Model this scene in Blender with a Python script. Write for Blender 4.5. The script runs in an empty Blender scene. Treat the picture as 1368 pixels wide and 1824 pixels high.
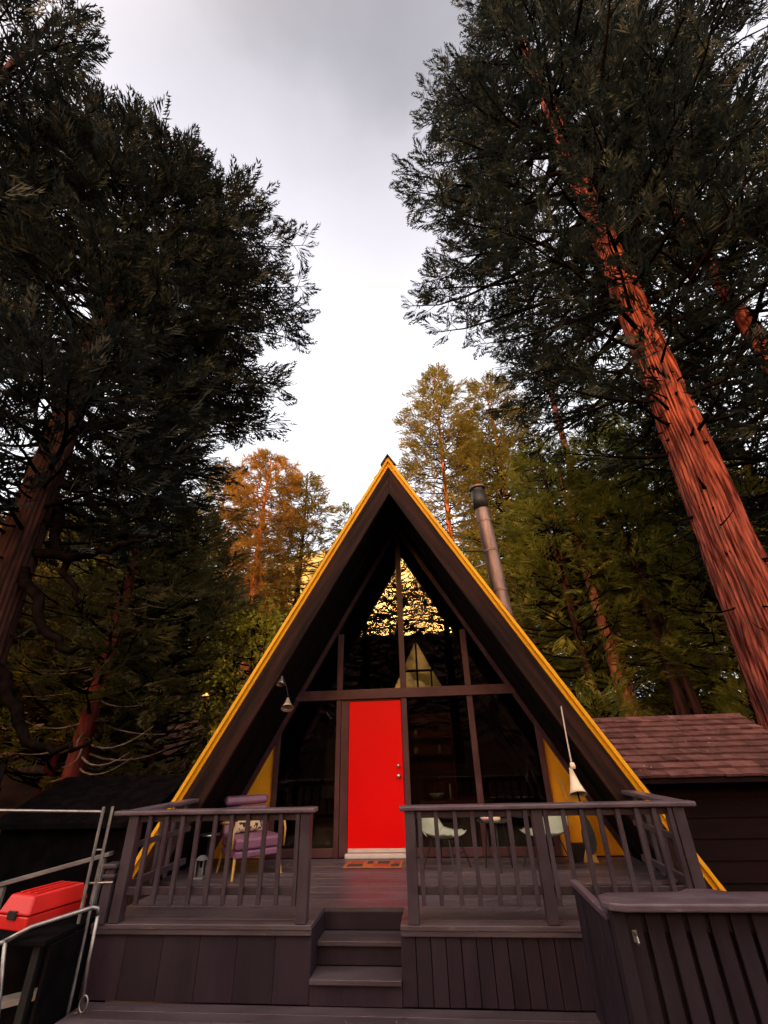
import bpy, math, random
import numpy as np
from mathutils import Vector, Matrix

random.seed(7)
sc = bpy.context.scene
COL = sc.collection
R = math.radians

# ------------------------------------------------------------------ camera
cam_d = bpy.data.cameras.new('camera'); cam = bpy.data.objects.new('camera', cam_d); COL.objects.link(cam)
sc.camera = cam
CAM = Vector((0.6246, -7.8681, 1.2922)); PITCH, YAW, ROLL = 0.5042, -0.0967, -0.0276
cam_d.sensor_width = 36.0; cam_d.lens = 782.07 / 1824 * 36.0
cam_d.clip_start = 0.05; cam_d.clip_end = 2000
_f = Vector((math.sin(YAW) * math.cos(PITCH), math.cos(YAW) * math.cos(PITCH), math.sin(PITCH)))
_r = Vector((math.cos(YAW), -math.sin(YAW), 0)); _u = _r.cross(_f)
_r2 = _r * math.cos(ROLL) + _u * math.sin(ROLL); _u2 = -_r * math.sin(ROLL) + _u * math.cos(ROLL)
M = Matrix((( _r2.x, _u2.x, -_f.x, CAM.x), (_r2.y, _u2.y, -_f.y, CAM.y), (_r2.z, _u2.z, -_f.z, CAM.z), (0, 0, 0, 1)))
cam.matrix_world = M

# ------------------------------------------------------------------ sky, sun, exposure
SUN_EL, SUN_AZ = R(15), R(187)          # low sun behind the viewer, a touch to the left
world = bpy.data.worlds.new('World'); sc.world = world; world.use_nodes = True
nt = world.node_tree; nt.nodes.clear()
def wn(t, **k):
    n = nt.nodes.new(t)
    for a, b in k.items(): setattr(n, a, b)
    return n
def wl(a, b): nt.links.new(a, b)
w_out = wn('ShaderNodeOutputWorld'); w_bg = wn('ShaderNodeBackground'); w_bg.inputs['Strength'].default_value = 1.0
wl(w_bg.outputs[0], w_out.inputs[0])
sky = wn('ShaderNodeTexSky'); sky.sky_type = 'NISHITA'; sky.sun_disc = False
sky.sun_elevation = SUN_EL; sky.sun_rotation = SUN_AZ; sky.air_density = 1.5; sky.dust_density = 3.0
sky_s = wn('ShaderNodeMixRGB', blend_type='MULTIPLY'); sky_s.inputs[0].default_value = 1; sky_s.inputs[2].default_value = (.1, .1, .1, 1)
wl(sky.outputs[0], sky_s.inputs[1])
tc = wn('ShaderNodeTexCoord'); sep = wn('ShaderNodeSeparateXYZ'); wl(tc.outputs['Generated'], sep.inputs[0])
ramp = wn('ShaderNodeValToRGB')                      # overcast: bright low down, greyer overhead
els = ramp.color_ramp.elements
els[0].position = 0.0; els[0].color = (.90, .91, .94, 1)
els[1].position = 1.0; els[1].color = (.285, .272, .305, 1)
for p, v in ((.70, .88), (.83, .68), (.885, .585), (.945, .46), (.975, .34)):
    e = els.new(p); e.color = (v * (1.0 if v > .6 else 1.01), v * (.995 if v > .7 else .97), v * 1.055, 1)
# soft cloud structure, projected on a flat cloud layer
zc = wn('ShaderNodeMath', operation='ADD'); zc.inputs[1].default_value = .35; wl(sep.outputs['Z'], zc.inputs[0])
dv = wn('ShaderNodeVectorMath', operation='DIVIDE'); cmb = wn('ShaderNodeCombineXYZ')
for i in range(3): wl(zc.outputs[0], cmb.inputs[i])
wl(tc.outputs['Generated'], dv.inputs[0]); wl(cmb.outputs[0], dv.inputs[1])
cn = wn('ShaderNodeTexNoise'); cn.inputs['Scale'].default_value = 2.6; cn.inputs['Detail'].default_value = 6; cn.inputs['Roughness'].default_value = .5
cn.inputs['Distortion'].default_value = .15
wl(dv.outputs[0], cn.inputs['Vector'])
cmr = wn('ShaderNodeMapRange'); cmr.inputs['From Min'].default_value = .3; cmr.inputs['From Max'].default_value = .7
cmr.inputs['To Min'].default_value = -.028; cmr.inputs['To Max'].default_value = .028
wl(cn.outputs['Fac'], cmr.inputs['Value'])
zz = wn('ShaderNodeMath', operation='SUBTRACT'); wl(sep.outputs['Z'], zz.inputs[0]); wl(cmr.outputs[0], zz.inputs[1]); wl(zz.outputs[0], ramp.inputs[0])
mixc = wn('ShaderNodeMixRGB'); mixc.inputs[0].default_value = .9
wl(sky_s.outputs[0], mixc.inputs[1]); wl(ramp.outputs[0], mixc.inputs[2])
# sunset glow in the cloud round the sun
sd = Vector((math.sin(SUN_AZ) * math.cos(SUN_EL), math.cos(SUN_AZ) * math.cos(SUN_EL), math.sin(SUN_EL)))
dt = wn('ShaderNodeVectorMath', operation='DOT_PRODUCT'); dt.inputs[1].default_value = sd; wl(tc.outputs['Generated'], dt.inputs[0])
gl = wn('ShaderNodeMapRange', interpolation_type='SMOOTHERSTEP'); gl.inputs['From Min'].default_value = .93; gl.inputs['From Max'].default_value = .995
wl(dt.outputs['Value'], gl.inputs['Value'])
glc = wn('ShaderNodeMixRGB'); glc.inputs[2].default_value = (9.0, 3.1, .45, 1)
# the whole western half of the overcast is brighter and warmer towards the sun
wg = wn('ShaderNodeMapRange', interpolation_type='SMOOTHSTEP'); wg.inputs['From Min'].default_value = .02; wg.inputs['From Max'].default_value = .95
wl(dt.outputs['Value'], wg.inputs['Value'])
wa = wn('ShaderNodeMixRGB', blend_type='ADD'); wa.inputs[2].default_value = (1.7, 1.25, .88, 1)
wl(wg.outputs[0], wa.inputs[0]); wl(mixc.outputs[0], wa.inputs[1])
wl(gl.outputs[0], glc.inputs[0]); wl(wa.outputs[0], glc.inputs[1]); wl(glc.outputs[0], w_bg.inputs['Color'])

sun_d = bpy.data.lights.new('sun', 'SUN'); sun_d.energy = 3.6; sun_d.angle = R(20); sun_d.color = (1, .53, .17)
sun = bpy.data.objects.new('sun', sun_d); COL.objects.link(sun)
sun.rotation_euler = sd.to_track_quat('Z', 'Y').to_euler()

sc.view_settings.view_transform = 'Standard'; sc.view_settings.look = 'None'
sc.view_settings.exposure = 0.75; sc.view_settings.gamma = 1.0; sc.view_settings.use_curve_mapping = False
sc.render.engine = 'CYCLES'
cy = sc.cycles
cy.max_bounces = 6; cy.diffuse_bounces = 3; cy.glossy_bounces = 3; cy.transmission_bounces = 4; cy.transparent_max_bounces = 8
cy.use_denoising = True; cy.caustics_reflective = False; cy.caustics_refractive = False
cy.sample_clamp_indirect = 4.0

# ------------------------------------------------------------------ materials
def material(name, c1, c2=None, rough=.6, scale=3.0, stretch=(1, 1, 1), bump=.0, bscale=40., spec=.3, metal=0., detail=4., lo=.35, hi=.65, extra=None, coords='Object', wear=None, rot=None, vary=.07):
    """noise-mixed colour, noise roughness and fine bump"""
    m = bpy.data.materials.new(name); m.use_nodes = True
    t = m.node_tree; b = t.nodes['Principled BSDF']
    b.inputs['Roughness'].default_value = rough; b.inputs['Metallic'].default_value = metal
    b.inputs['Specular IOR Level'].default_value = spec
    tcn = t.nodes.new('ShaderNodeTexCoord'); oi = t.nodes.new('ShaderNodeObjectInfo')
    ad = t.nodes.new('ShaderNodeVectorMath'); ad.operation = 'ADD'
    sc_ = t.nodes.new('ShaderNodeVectorMath'); sc_.operation = 'SCALE'; sc_.inputs[0].default_value = (37, 19, 53)
    t.links.new(oi.outputs['Random'], sc_.inputs['Scale'])
    t.links.new(tcn.outputs[coords], ad.inputs[0]); t.links.new(sc_.outputs[0], ad.inputs[1])
    mp = t.nodes.new('ShaderNodeMapping'); mp.inputs['Scale'].default_value = stretch
    if rot:
        mp2 = t.nodes.new('ShaderNodeMapping'); mp2.inputs['Rotation'].default_value = rot; t.links.new(ad.outputs[0], mp2.inputs[0]); ad = mp2
    t.links.new(ad.outputs[0], mp.inputs[0])
    n = t.nodes.new('ShaderNodeTexNoise'); n.inputs['Scale'].default_value = scale; n.inputs['Detail'].default_value = detail
    t.links.new(mp.outputs[0], n.inputs['Vector'])
    r = t.nodes.new('ShaderNodeValToRGB'); r.color_ramp.elements[0].position = lo; r.color_ramp.elements[1].position = hi
    r.color_ramp.elements[0].color = (*c1, 1); r.color_ramp.elements[1].color = (*(c2 or c1), 1)
    t.links.new(n.outputs['Fac'], r.inputs[0])
    last = r.outputs[0]
    if wear:
        wc, amount, wscale = wear
        wn_ = t.nodes.new('ShaderNodeTexNoise'); wn_.inputs['Scale'].default_value = wscale; wn_.inputs['Detail'].default_value = 8; wn_.inputs['Roughness'].default_value = .7
        t.links.new(mp.outputs[0], wn_.inputs['Vector'])
        wm = t.nodes.new('ShaderNodeMapRange'); wm.inputs['From Min'].default_value = 1 - amount; wm.inputs['From Max'].default_value = 1 - amount + .08
        t.links.new(wn_.outputs['Fac'], wm.inputs['Value'])
        mx = t.nodes.new('ShaderNodeMixRGB'); mx.inputs[2].default_value = (*wc, 1)
        t.links.new(wm.outputs[0], mx.inputs[0]); t.links.new(last, mx.inputs[1]); last = mx.outputs[0]
    vr = t.nodes.new('ShaderNodeMapRange'); vr.inputs['To Min'].default_value = 1 - vary; vr.inputs['To Max'].default_value = 1 + vary
    t.links.new(oi.outputs['Random'], vr.inputs['Value'])
    vm = t.nodes.new('ShaderNodeVectorMath'); vm.operation = 'SCALE'; t.links.new(last, vm.inputs[0]); t.links.new(vr.outputs[0], vm.inputs['Scale'])
    t.links.new(vm.outputs[0], b.inputs['Base Color'])
    rm = t.nodes.new('ShaderNodeMapRange'); rm.inputs['To Min'].default_value = max(0, rough - .12); rm.inputs['To Max'].default_value = min(1, rough + .12)
    t.links.new(n.outputs['Fac'], rm.inputs['Value']); t.links.new(rm.outputs[0], b.inputs['Roughness'])
    if bump:
        n2 = t.nodes.new('ShaderNodeTexNoise'); n2.inputs['Scale'].default_value = bscale; n2.inputs['Detail'].default_value = 5
        t.links.new(mp.outputs[0], n2.inputs['Vector'])
        bp = t.nodes.new('ShaderNodeBump'); bp.inputs['Strength'].default_value = bump; bp.inputs['Distance'].default_value = .01
        t.links.new(n2.outputs['Fac'], bp.inputs['Height']); t.links.new(bp.outputs[0], b.inputs['Normal'])
    return m

def foliage(name, c1, c2, c3, trans=.25):
    m = bpy.data.materials.new(name); m.use_nodes = True
    t = m.node_tree; b = t.nodes['Principled BSDF']; out = t.nodes['Material Output']
    g = t.nodes.new('ShaderNodeNewGeometry')
    n = t.nodes.new('ShaderNodeTexNoise'); n.inputs['Scale'].default_value = .55; n.inputs['Detail'].default_value = 3; t.links.new(g.outputs['Position'], n.inputs['Vector'])
    n2 = t.nodes.new('ShaderNodeTexNoise'); n2.inputs['Scale'].default_value = 3.2; n2.inputs['Detail'].default_value = 2; t.links.new(g.outputs['Position'], n2.inputs['Vector'])
    r = t.nodes.new('ShaderNodeValToRGB'); r.color_ramp.elements[0].position = .36; r.color_ramp.elements[1].position = .64
    r.color_ramp.elements[0].color = (*c1, 1); r.color_ramp.elements[1].color = (*c2, 1); t.links.new(n.outputs['Fac'], r.inputs[0])
    mr = t.nodes.new('ShaderNodeMapRange'); mr.inputs['From Min'].default_value = .52; mr.inputs['From Max'].default_value = .68; t.links.new(n2.outputs['Fac'], mr.inputs['Value'])
    mx = t.nodes.new('ShaderNodeMixRGB'); mx.inputs[2].default_value = (*c3, 1); t.links.new(mr.outputs[0], mx.inputs[0]); t.links.new(r.outputs[0], mx.inputs[1])
    t.links.new(mx.outputs[0], b.inputs['Base Color'])
    b.inputs['Roughness'].default_value = .7; b.inputs['Specular IOR Level'].default_value = .15
    tr = t.nodes.new('ShaderNodeBsdfTranslucent'); t.links.new(mx.outputs[0], tr.inputs['Color'])
    ms = t.nodes.new('ShaderNodeMixShader'); ms.inputs[0].default_value = trans
    t.links.new(b.outputs[0], ms.inputs[1]); t.links.new(tr.outputs[0], ms.inputs[2]); t.links.new(ms.outputs[0], out.inputs[0])
    return m

MT = {}
MT['deck'] = material('deck_paint', (0.0514, 0.0371, 0.0469), (0.0885, 0.0679, 0.0818), rough=.40, spec=.45, scale=2.2, stretch=(.6, 2, 2), bump=.25, bscale=60, wear=((.135, .10, .105), .38, 7), vary=.20)
MT['rail'] = material('rail_paint', (0.0337, 0.0232, 0.0320), (0.0523, 0.0384, 0.0493), rough=.38, spec=.45, scale=4, bump=.2, bscale=50)
MT['skirt'] = material('skirt_paint', (0.0138, 0.0069, 0.0131), (0.0239, 0.0133, 0.0224), rough=.65, scale=2.5, stretch=(2, 2, .5), bump=.3, bscale=45, vary=.20)
MT['fence'] = material('fence_paint', (0.0117, 0.0063, 0.0115), (0.0207, 0.0126, 0.0201), rough=.6, scale=3, stretch=(2, 2, .5), bump=.3, bscale=45, vary=.20)
MT['yellow'] = material('yellow_paint', (.66, .30, .008), (.76, .36, .012), rough=.5, scale=3, bump=.15, bscale=50, wear=((.42, .22, .03), .30, 14))
MT['yellow_wall'] = material('yellow_wall_paint', (.66, .27, .006), (.74, .32, .009), rough=.7, scale=2, bump=.3, bscale=70)
for _s, _n in ((1, 'right'), (-1, 'left')):          # grain runs along each rake
    MT['barge_' + _n] = material('brown_stain_' + _n, (.006, .0025, .002), (.030, .012, .009), rough=.75, scale=2.0, stretch=(.5, 7, 7), bump=.6, bscale=9, detail=8, spec=.12, rot=(0, -_s * R(60.2), 0))
    MT['yellow_' + _n] = material('yellow_paint_' + _n, (.62, .275, .006), (.80, .395, .012), rough=.55, scale=2.2, stretch=(.5, 6, 6), bump=.3, bscale=14, wear=((.42, .17, .015), .34, 6), rot=(0, -_s * R(60.2), 0), spec=.2)
MT['frame'] = material('brown_frame_paint', (0.0558, 0.0198, 0.0248), (0.0882, 0.0360, 0.0410), rough=.5, scale=3, bump=.15, bscale=60)
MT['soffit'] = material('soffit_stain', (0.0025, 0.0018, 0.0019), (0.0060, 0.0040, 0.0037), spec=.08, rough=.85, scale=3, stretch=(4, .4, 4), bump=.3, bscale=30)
MT['door'] = material('red_paint', (.80, .002, .003), (.84, .002, .004), rough=.42, scale=1.5, spec=.15, bump=.04, bscale=90)
MT['metal'] = material('brushed_metal', (.55, .55, .56), (.7, .7, .7), rough=.3, metal=1, scale=20)
MT['sill'] = material('pale_sill', (.58, .50, .48), (.66, .58, .56), rough=.45, scale=6, spec=.4)
MT['rail_cap'] = material('rail_cap_lit_paint', (0.0723, 0.0476, 0.0649), (0.1148, 0.0833, 0.1036), rough=.32, spec=.5, scale=5, stretch=(.7, 2, 2), bump=.2, bscale=50, wear=((.19, .145, .155), .37, 8))  # lighter than the rail paint: top highlight put into the colour, plus worn patches
MT['brass'] = material('aged_brass', (.48, .38, .28), (.66, .56, .44), rough=.4, metal=.6, scale=12)
MT['pipe'] = material('weathered_flue', (.11, .070, .060), (.25, .175, .155), rough=.55, metal=.7, scale=3, stretch=(3, 3, .5), wear=((.10, .07, .06), .36, 5))
MT['black'] = material('black_metal', (.01, .01, .011), (.02, .02, .02), rough=.45)
MT['shingle'] = material('shingle', (0.0680, 0.0287, 0.0265), (0.1474, 0.0650, 0.0601), rough=.9, scale=3.5, bump=.8, bscale=120, spec=.1, wear=((.24, .15, .10), .36, 22), vary=.20)
MT['roofing'] = material('roofing', (.03, .026, .026), (.07, .06, .055), rough=.9, scale=3, bump=.8, bscale=120, spec=.1)
MT['siding'] = material('siding_paint', (0.0045, 0.0014, 0.0021), (0.0090, 0.0032, 0.0043), spec=.1, rough=.85, scale=2.5, stretch=(.5, 2, 2), bump=.3, bscale=40)
MT['ground'] = material('forest_floor', (.055, .024, .016), (.155, .072, .048), rough=.95, scale=.9, bump=1.0, bscale=9, spec=.05, detail=9)
MT['hill'] = material('hillside', (.10, .085, .025), (.42, .33, .13), rough=.95, scale=.09, bump=1, bscale=1.2, spec=0, detail=8, lo=.42, hi=.58)
MT['bark_red'] = material('cedar_bark', (.045, .007, .006), (.30, .078, .056), rough=.9, scale=2.4, stretch=(5.5, 5.5, .45), bump=1.0, bscale=9, spec=.1, detail=7, lo=.41, hi=.60, wear=((.085, .040, .036), .46, 1.6))
MT['bark_dark'] = material('dark_bark', (.014, .007, .006), (.055, .022, .019), rough=.9, scale=4, stretch=(2, 2, .3), bump=1.0, bscale=11, spec=.1, detail=6)
MT['bark_maroon'] = material('maroon_bark', (.045, .009, .008), (.13, .030, .024), rough=.9, scale=3, stretch=(3, 3, .4), bump=1.0, bscale=10, spec=.08, detail=6)
MT['bark_pink'] = material('pine_bark', (.14, .048, .034), (.36, .14, .10), rough=.9, scale=4, stretch=(1.5, 1.5, .6), bump=1.0, bscale=8, spec=.1, detail=6)
MT['bark_orange'] = material('orange_bark', (.30, .075, .025), (.55, .18, .07), rough=.9, scale=3, stretch=(1.5, 1.5, .6), bump=1.0, bscale=8, spec=.1, detail=6)
MT['deadwood'] = material('dead_twig', (.10, .07, .055), (.24, .18, .15), rough=.9, scale=5, bump=.5)
MT['limb'] = material('limb_bark', (.003, .0022, .002), (.008, .0055, .005), rough=.97, scale=5, bump=.8, bscale=20, spec=.0)
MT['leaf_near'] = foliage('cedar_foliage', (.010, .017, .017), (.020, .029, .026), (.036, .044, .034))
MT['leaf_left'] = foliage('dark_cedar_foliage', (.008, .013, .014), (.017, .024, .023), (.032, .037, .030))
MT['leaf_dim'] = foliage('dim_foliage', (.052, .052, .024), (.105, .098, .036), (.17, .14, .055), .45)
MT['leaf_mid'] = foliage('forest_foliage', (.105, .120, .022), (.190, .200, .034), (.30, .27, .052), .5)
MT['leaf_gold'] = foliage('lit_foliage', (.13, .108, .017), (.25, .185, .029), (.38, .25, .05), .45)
MT['leaf_orange'] = foliage('sunlit_needles', (.18, .115, .022), (.42, .20, .034), (.54, .31, .065), .5)  # orange of the warm sunlight put into the needle colour
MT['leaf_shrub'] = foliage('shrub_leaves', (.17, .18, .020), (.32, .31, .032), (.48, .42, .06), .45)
MT['purple'] = material('purple_vinyl', (.16, .062, .12), (.21, .085, .155), rough=.38, scale=6, bump=.1, bscale=60, spec=.5)
MT['cushion'] = material('cushion_print', (.62, .48, .32), (.03, .02, .02), rough=.9, scale=16, detail=1, lo=.54, hi=.56)
MT['gold'] = material('gold_wood', (.42, .23, .06), (.52, .30, .09), rough=.5, scale=6)
MT['mint'] = material('mint_fibreglass', (.33, .37, .29), (.42, .46, .37), rough=.45, scale=5)
MT['cream'] = material('cream_ceramic', (.70, .54, .38), (.80, .64, .47), rough=.55, scale=5, bump=.1)
MT['rope'] = material('cord', (.5, .42, .34), rough=.9)
MT['pink'] = material('pink_ceramic', (.60, .38, .38), rough=.4)
MT['mat_frame'] = material('orange_mat', (.42, .10, .03), (.52, .15, .04), rough=.95, scale=30, bump=.8, bscale=200)
MT['mat_dark'] = material('mat_dark', (.05, .035, .03), (.08, .05, .045), rough=.95, scale=30, bump=.8, bscale=200)
MT['mat_red'] = material('mat_red', (.34, .04, .02), (.42, .07, .03), rough=.95, scale=30, bump=.8, bscale=200)
MT['red_plastic'] = material('red_plastic', (.55, .012, .010), (.62, .02, .014), rough=.4, scale=4, spec=.4, bump=.05)
MT['galv'] = material('galvanised', (.24, .23, .235), (.38, .37, .37), rough=.4, metal=.85, scale=14)
MT['greywood'] = material('grey_board', (.11, .10, .105), (.20, .185, .18), rough=.8, scale=4, stretch=(.4, 3, 3), bump=.5)
MT['palewood'] = material('pale_board', (.34, .33, .33), (.48, .46, .45), rough=.8, scale=4, stretch=(.4, 3, 3), bump=.5)
MT['floorwood'] = material('interior_floor', (.05, .025, .018), (.09, .045, .03), rough=.5, scale=3, stretch=(3, .4, 3))
MT['cabinet'] = material('cabinet_wood', (.11, .018, .014), (.17, .03, .022), rough=.5, scale=3)
MT['inner'] = material('interior_panelling', (.035, .02, .016), (.06, .034, .026), rough=.7, scale=3, stretch=(4, 4, .4))
MT['cloth'] = material('dark_cloth', (.05, .045, .05), (.08, .07, .08), rough=.95, scale=8)
MT['dark_roof'] = material('dark_roofing', (0.0040, 0.0035, 0.0042), (0.0080, 0.0065, 0.0074), rough=.97, scale=5, bump=.5, bscale=60, spec=.0)

def glass_mat():
    m = bpy.data.materials.new('window_glass'); m.use_nodes = True
    t = m.node_tree; t.nodes.clear(); out = t.nodes.new('ShaderNodeOutputMaterial')
    fr = t.nodes.new('ShaderNodeFresnel'); fr.inputs['IOR'].default_value = 1.4
    tr = t.nodes.new('ShaderNodeBsdfTransparent'); tr.inputs[0].default_value = (.62, .62, .62, 1)
    g = t.nodes.new('ShaderNodeBsdfGlossy'); g.inputs['Roughness'].default_value = .004; g.inputs[0].default_value = (1, 1, 1, 1)
    n = t.nodes.new('ShaderNodeTexNoise'); n.inputs['Scale'].default_value = 1.3; n.inputs['Detail'].default_value = 1
    tcn = t.nodes.new('ShaderNodeTexCoord'); t.links.new(tcn.outputs['Object'], n.inputs['Vector'])
    bp = t.nodes.new('ShaderNodeBump'); bp.inputs['Strength'].default_value = .008; bp.inputs['Distance'].default_value = .02
    t.links.new(n.outputs['Fac'], bp.inputs['Height']); t.links.new(bp.outputs[0], g.inputs['Normal'])
    mx = t.nodes.new('ShaderNodeMixShader'); t.links.new(fr.outputs[0], mx.inputs[0]); t.links.new(tr.outputs[0], mx.inputs[1]); t.links.new(g.outputs[0], mx.inputs[2])
    t.links.new(mx.outputs[0], out.inputs[0])
    return m
MT['glass'] = glass_mat()

# ------------------------------------------------------------------ mesh helpers
class MB:
    def __init__(s): s.v = []; s.f = []
    def add(s, vs, fs):
        b = len(s.v); s.v += [tuple(v) for v in vs]; s.f += [tuple(i + b for i in f) for f in fs]; return s
    def box(s, x0, x1, y0, y1, z0, z1):
        return s.add([(x0, y0, z0), (x1, y0, z0), (x1, y1, z0), (x0, y1, z0), (x0, y0, z1), (x1, y0, z1), (x1, y1, z1), (x0, y1, z1)],
                     [(0, 3, 2, 1), (4, 5, 6, 7), (0, 1, 5, 4), (1, 2, 6, 5), (2, 3, 7, 6), (3, 0, 4, 7)])
    def hexa(s, p): return s.add(p, [(0, 3, 2, 1), (4, 5, 6, 7), (0, 1, 5, 4), (1, 2, 6, 5), (2, 3, 7, 6), (3, 0, 4, 7)])
    def prism_y(s, poly, y0, y1):            # polygon in XZ, extruded in Y
        n = len(poly)
        vs = [(x, y0, z) for x, z in poly] + [(x, y1, z) for x, z in poly]
        fs = [tuple(range(n)), tuple(range(2 * n - 1, n - 1, -1))] + [(i, i + n, (i + 1) % n + n, (i + 1) % n) for i in range(n)]
        return s.add(vs, fs)
    def prism_x(s, poly, x0, x1):
        n = len(poly)
        vs = [(x0, y, z) for y, z in poly] + [(x1, y, z) for y, z in poly]
        fs = [tuple(range(n)), tuple(range(2 * n - 1, n - 1, -1))] + [(i, i + n, (i + 1) % n + n, (i + 1) % n) for i in range(n)]
        return s.add(vs, fs)
    def prism_z(s, poly, z0, z1):
        n = len(poly)
        vs = [(x, y, z0) for x, y in poly] + [(x, y, z1) for x, y in poly]
        fs = [tuple(range(n - 1, -1, -1)), tuple(range(n, 2 * n))] + [(i, (i + 1) % n, (i + 1) % n + n, i + n) for i in range(n)]
        return s.add(vs, fs)
    def tube(s, pts, rad, n=10, cap=True):
        pts = [Vector(p) for p in pts]; k = len(pts)
        rad = [rad] * k if not hasattr(rad, '__len__') else list(rad)
        vs = []; nv = None
        for i, p in enumerate(pts):
            t = (pts[min(i + 1, k - 1)] - pts[max(i - 1, 0)]).normalized()
            if nv is None: nv = t.cross(Vector((0, 0, 1)) if abs(t.z) < .9 else Vector((1, 0, 0)))
            nv = (nv - t * nv.dot(t)).normalized(); b = t.cross(nv)
            for j in range(n):
                an = 2 * math.pi * j / n
                vs.append(p + (nv * math.cos(an) + b * math.sin(an)) * rad[i])
        fs = [(i * n + j, i * n + (j + 1) % n, (i + 1) * n + (j + 1) % n, (i + 1) * n + j) for i in range(k - 1) for j in range(n)]
        if cap: fs += [tuple(range(n - 1, -1, -1)), tuple(range((k - 1) * n, k * n))]
        return s.add(vs, fs)
    def lathe(s, prof, n=24, c=(0, 0, 0), axis=None):
        vs = [(c[0] + r * math.cos(2 * math.pi * j / n), c[1] + r * math.sin(2 * math.pi * j / n), c[2] + z) for r, z in prof for j in range(n)]
        k = len(prof)
        fs = [(i * n + j, i * n + (j + 1) % n, (i + 1) * n + (j + 1) % n, (i + 1) * n + j) for i in range(k - 1) for j in range(n)]
        if prof[0][0] > 1e-6: fs.append(tuple(range(n - 1, -1, -1)))
        if prof[-1][0] > 1e-6: fs.append(tuple(range((k - 1) * n, k * n)))
        return s.add(vs, fs)
    def build(s, name, mat, parent=None, bevel=0, smooth=False, seg=2):
        me = bpy.data.meshes.new(name); me.from_pydata(s.v, [], s.f); me.update()
        o = bpy.data.objects.new(name, me); COL.objects.link(o); me.materials.append(MT[mat] if isinstance(mat, str) else mat)
        if smooth: me.shade_smooth() if hasattr(me, 'shade_smooth') else None
        if parent is not None: o.parent = parent
        if bevel:
            b = o.modifiers.new('bevel', 'BEVEL'); b.width = bevel; b.segments = seg; b.limit_method = 'ANGLE'; b.angle_limit = R(35)
        return o

def tag(o, label, cat, group=None, kind=None):
    if label: o['label'] = label
    if cat: o['category'] = cat
    if group: o['group'] = group
    if kind: o['kind'] = kind
    return o
def thing(name, label, cat, loc=(0, 0, 0), rz=0, group=None):
    o = bpy.data.objects.new(name, None); COL.objects.link(o); o.location = loc; o.rotation_euler = (0, 0, rz)
    o.empty_display_size = .1
    return tag(o, label, cat, group)
def structure(o): o['kind'] = 'structure'; return o
def box_part(name, mat, parent, b, bevel=.004): return MB().box(*b).build(name, mat, parent, bevel)
def copy_tree(o, parent=None):
    c = o.copy(); COL.objects.link(c); c.parent = parent
    for ch in list(o.children): copy_tree(ch, c)
    return c

# ------------------------------------------------------------------ ground and hill
def np_mesh(name, V, F, mat, parent=None, smooth=False):
    me = bpy.data.meshes.new(name)
    V = np.ascontiguousarray(V, dtype=np.float32); F = np.ascontiguousarray(F, dtype=np.int32)
    k = F.shape[1]; n = F.shape[0]
    me.vertices.add(len(V)); me.vertices.foreach_set('co', V.ravel())
    me.loops.add(n * k); me.loops.foreach_set('vertex_index', F.ravel())
    me.polygons.add(n); me.polygons.foreach_set('loop_start', np.arange(0, n * k, k, dtype=np.int32))
    if smooth: me.polygons.foreach_set('use_smooth', np.ones(n, dtype=bool))
    me.update(calc_edges=True)
    me.materials.append(MT[mat]); o = bpy.data.objects.new(name, me); COL.objects.link(o)
    if parent is not None: o.parent = parent
    return o

def ground_z(x, y):
    z = -0.95 + .30 * np.clip(y - 3.0, 0, 12) + .10 * np.clip(y - 15, 0, 60)
    z = z + .42 * np.clip(-y - 14, 0, 40)
    z = z + .22 * np.clip(-x - 9, 0, 8) * np.clip((y + 2) / 8, 0, 1)
    z = z + .12 * np.sin(x * .7 + 1) * np.cos(y * .6) + .05 * np.sin(x * 2.1) * np.sin(y * 1.7)
    return z
def axis(pts):
    out = []
    for a, b, n in pts: out += list(np.linspace(a, b, n, endpoint=False))
    return np.array(out + [pts[-1][1]])
gx = axis([(-400, -30, 12), (-30, 30, 90), (30, 400, 12)]); gy = axis([(-300, -60, 10), (-60, 30, 130), (30, 500, 30)])
GX, GY = np.meshgrid(gx, gy); GZ = ground_z(GX, np.minimum(GY, 75))
nx, ny = len(gx), len(gy)
idx = np.arange(nx * ny).reshape(ny, nx)
GF = np.stack([idx[:-1, :-1], idx[:-1, 1:], idx[1:, 1:], idx[1:, :-1]], -1).reshape(-1, 4)
g = np_mesh('ground', np.stack([GX, GY, GZ], -1).reshape(-1, 3), GF, 'ground', smooth=True); structure(g)

hx = np.linspace(-120, 60, 140); hy = np.linspace(105, 210, 90)
HX, HY = np.meshgrid(hx, hy)
rs = np.random.RandomState(3)
HZ = 78 * np.exp(-((HX + 45) / 48) ** 2 - ((HY - 165) / 38) ** 2) + 3.2 * np.sin(HX * .31) * np.cos(HY * .27) + 1.6 * np.sin(HX * .83 + 1) * np.sin(HY * .71) + rs.rand(*HX.shape) * 1.5
idx = np.arange(HX.size).reshape(HX.shape)
HF = np.stack([idx[:-1, :-1], idx[:-1, 1:], idx[1:, 1:], idx[1:, :-1]], -1).reshape(-1, 4)
structure(np_mesh('hill', np.stack([HX, HY, HZ], -1).reshape(-1, 3), HF, 'hill', smooth=False))

# ------------------------------------------------------------------ the cabin
XC, K, ZA = .10, 1.745, 5.90
CS = math.cos(math.atan(K))                  # perpendicular offset -> vertical offset is d / CS
def rake(s, d0, d1, zb, ztop_cut=None):
    a0, a1 = ZA - d0 / CS, ZA - d1 / CS
    p = [(XC, a0), (XC + s * (a0 - zb) / K, zb), (XC + s * (a1 - zb) / K, zb), (XC, a1)]
    return p if s > 0 else p[::-1]
def sof(z, extra=0.): return (5.32 - extra - z) / K   # half-width under the soffit

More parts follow.
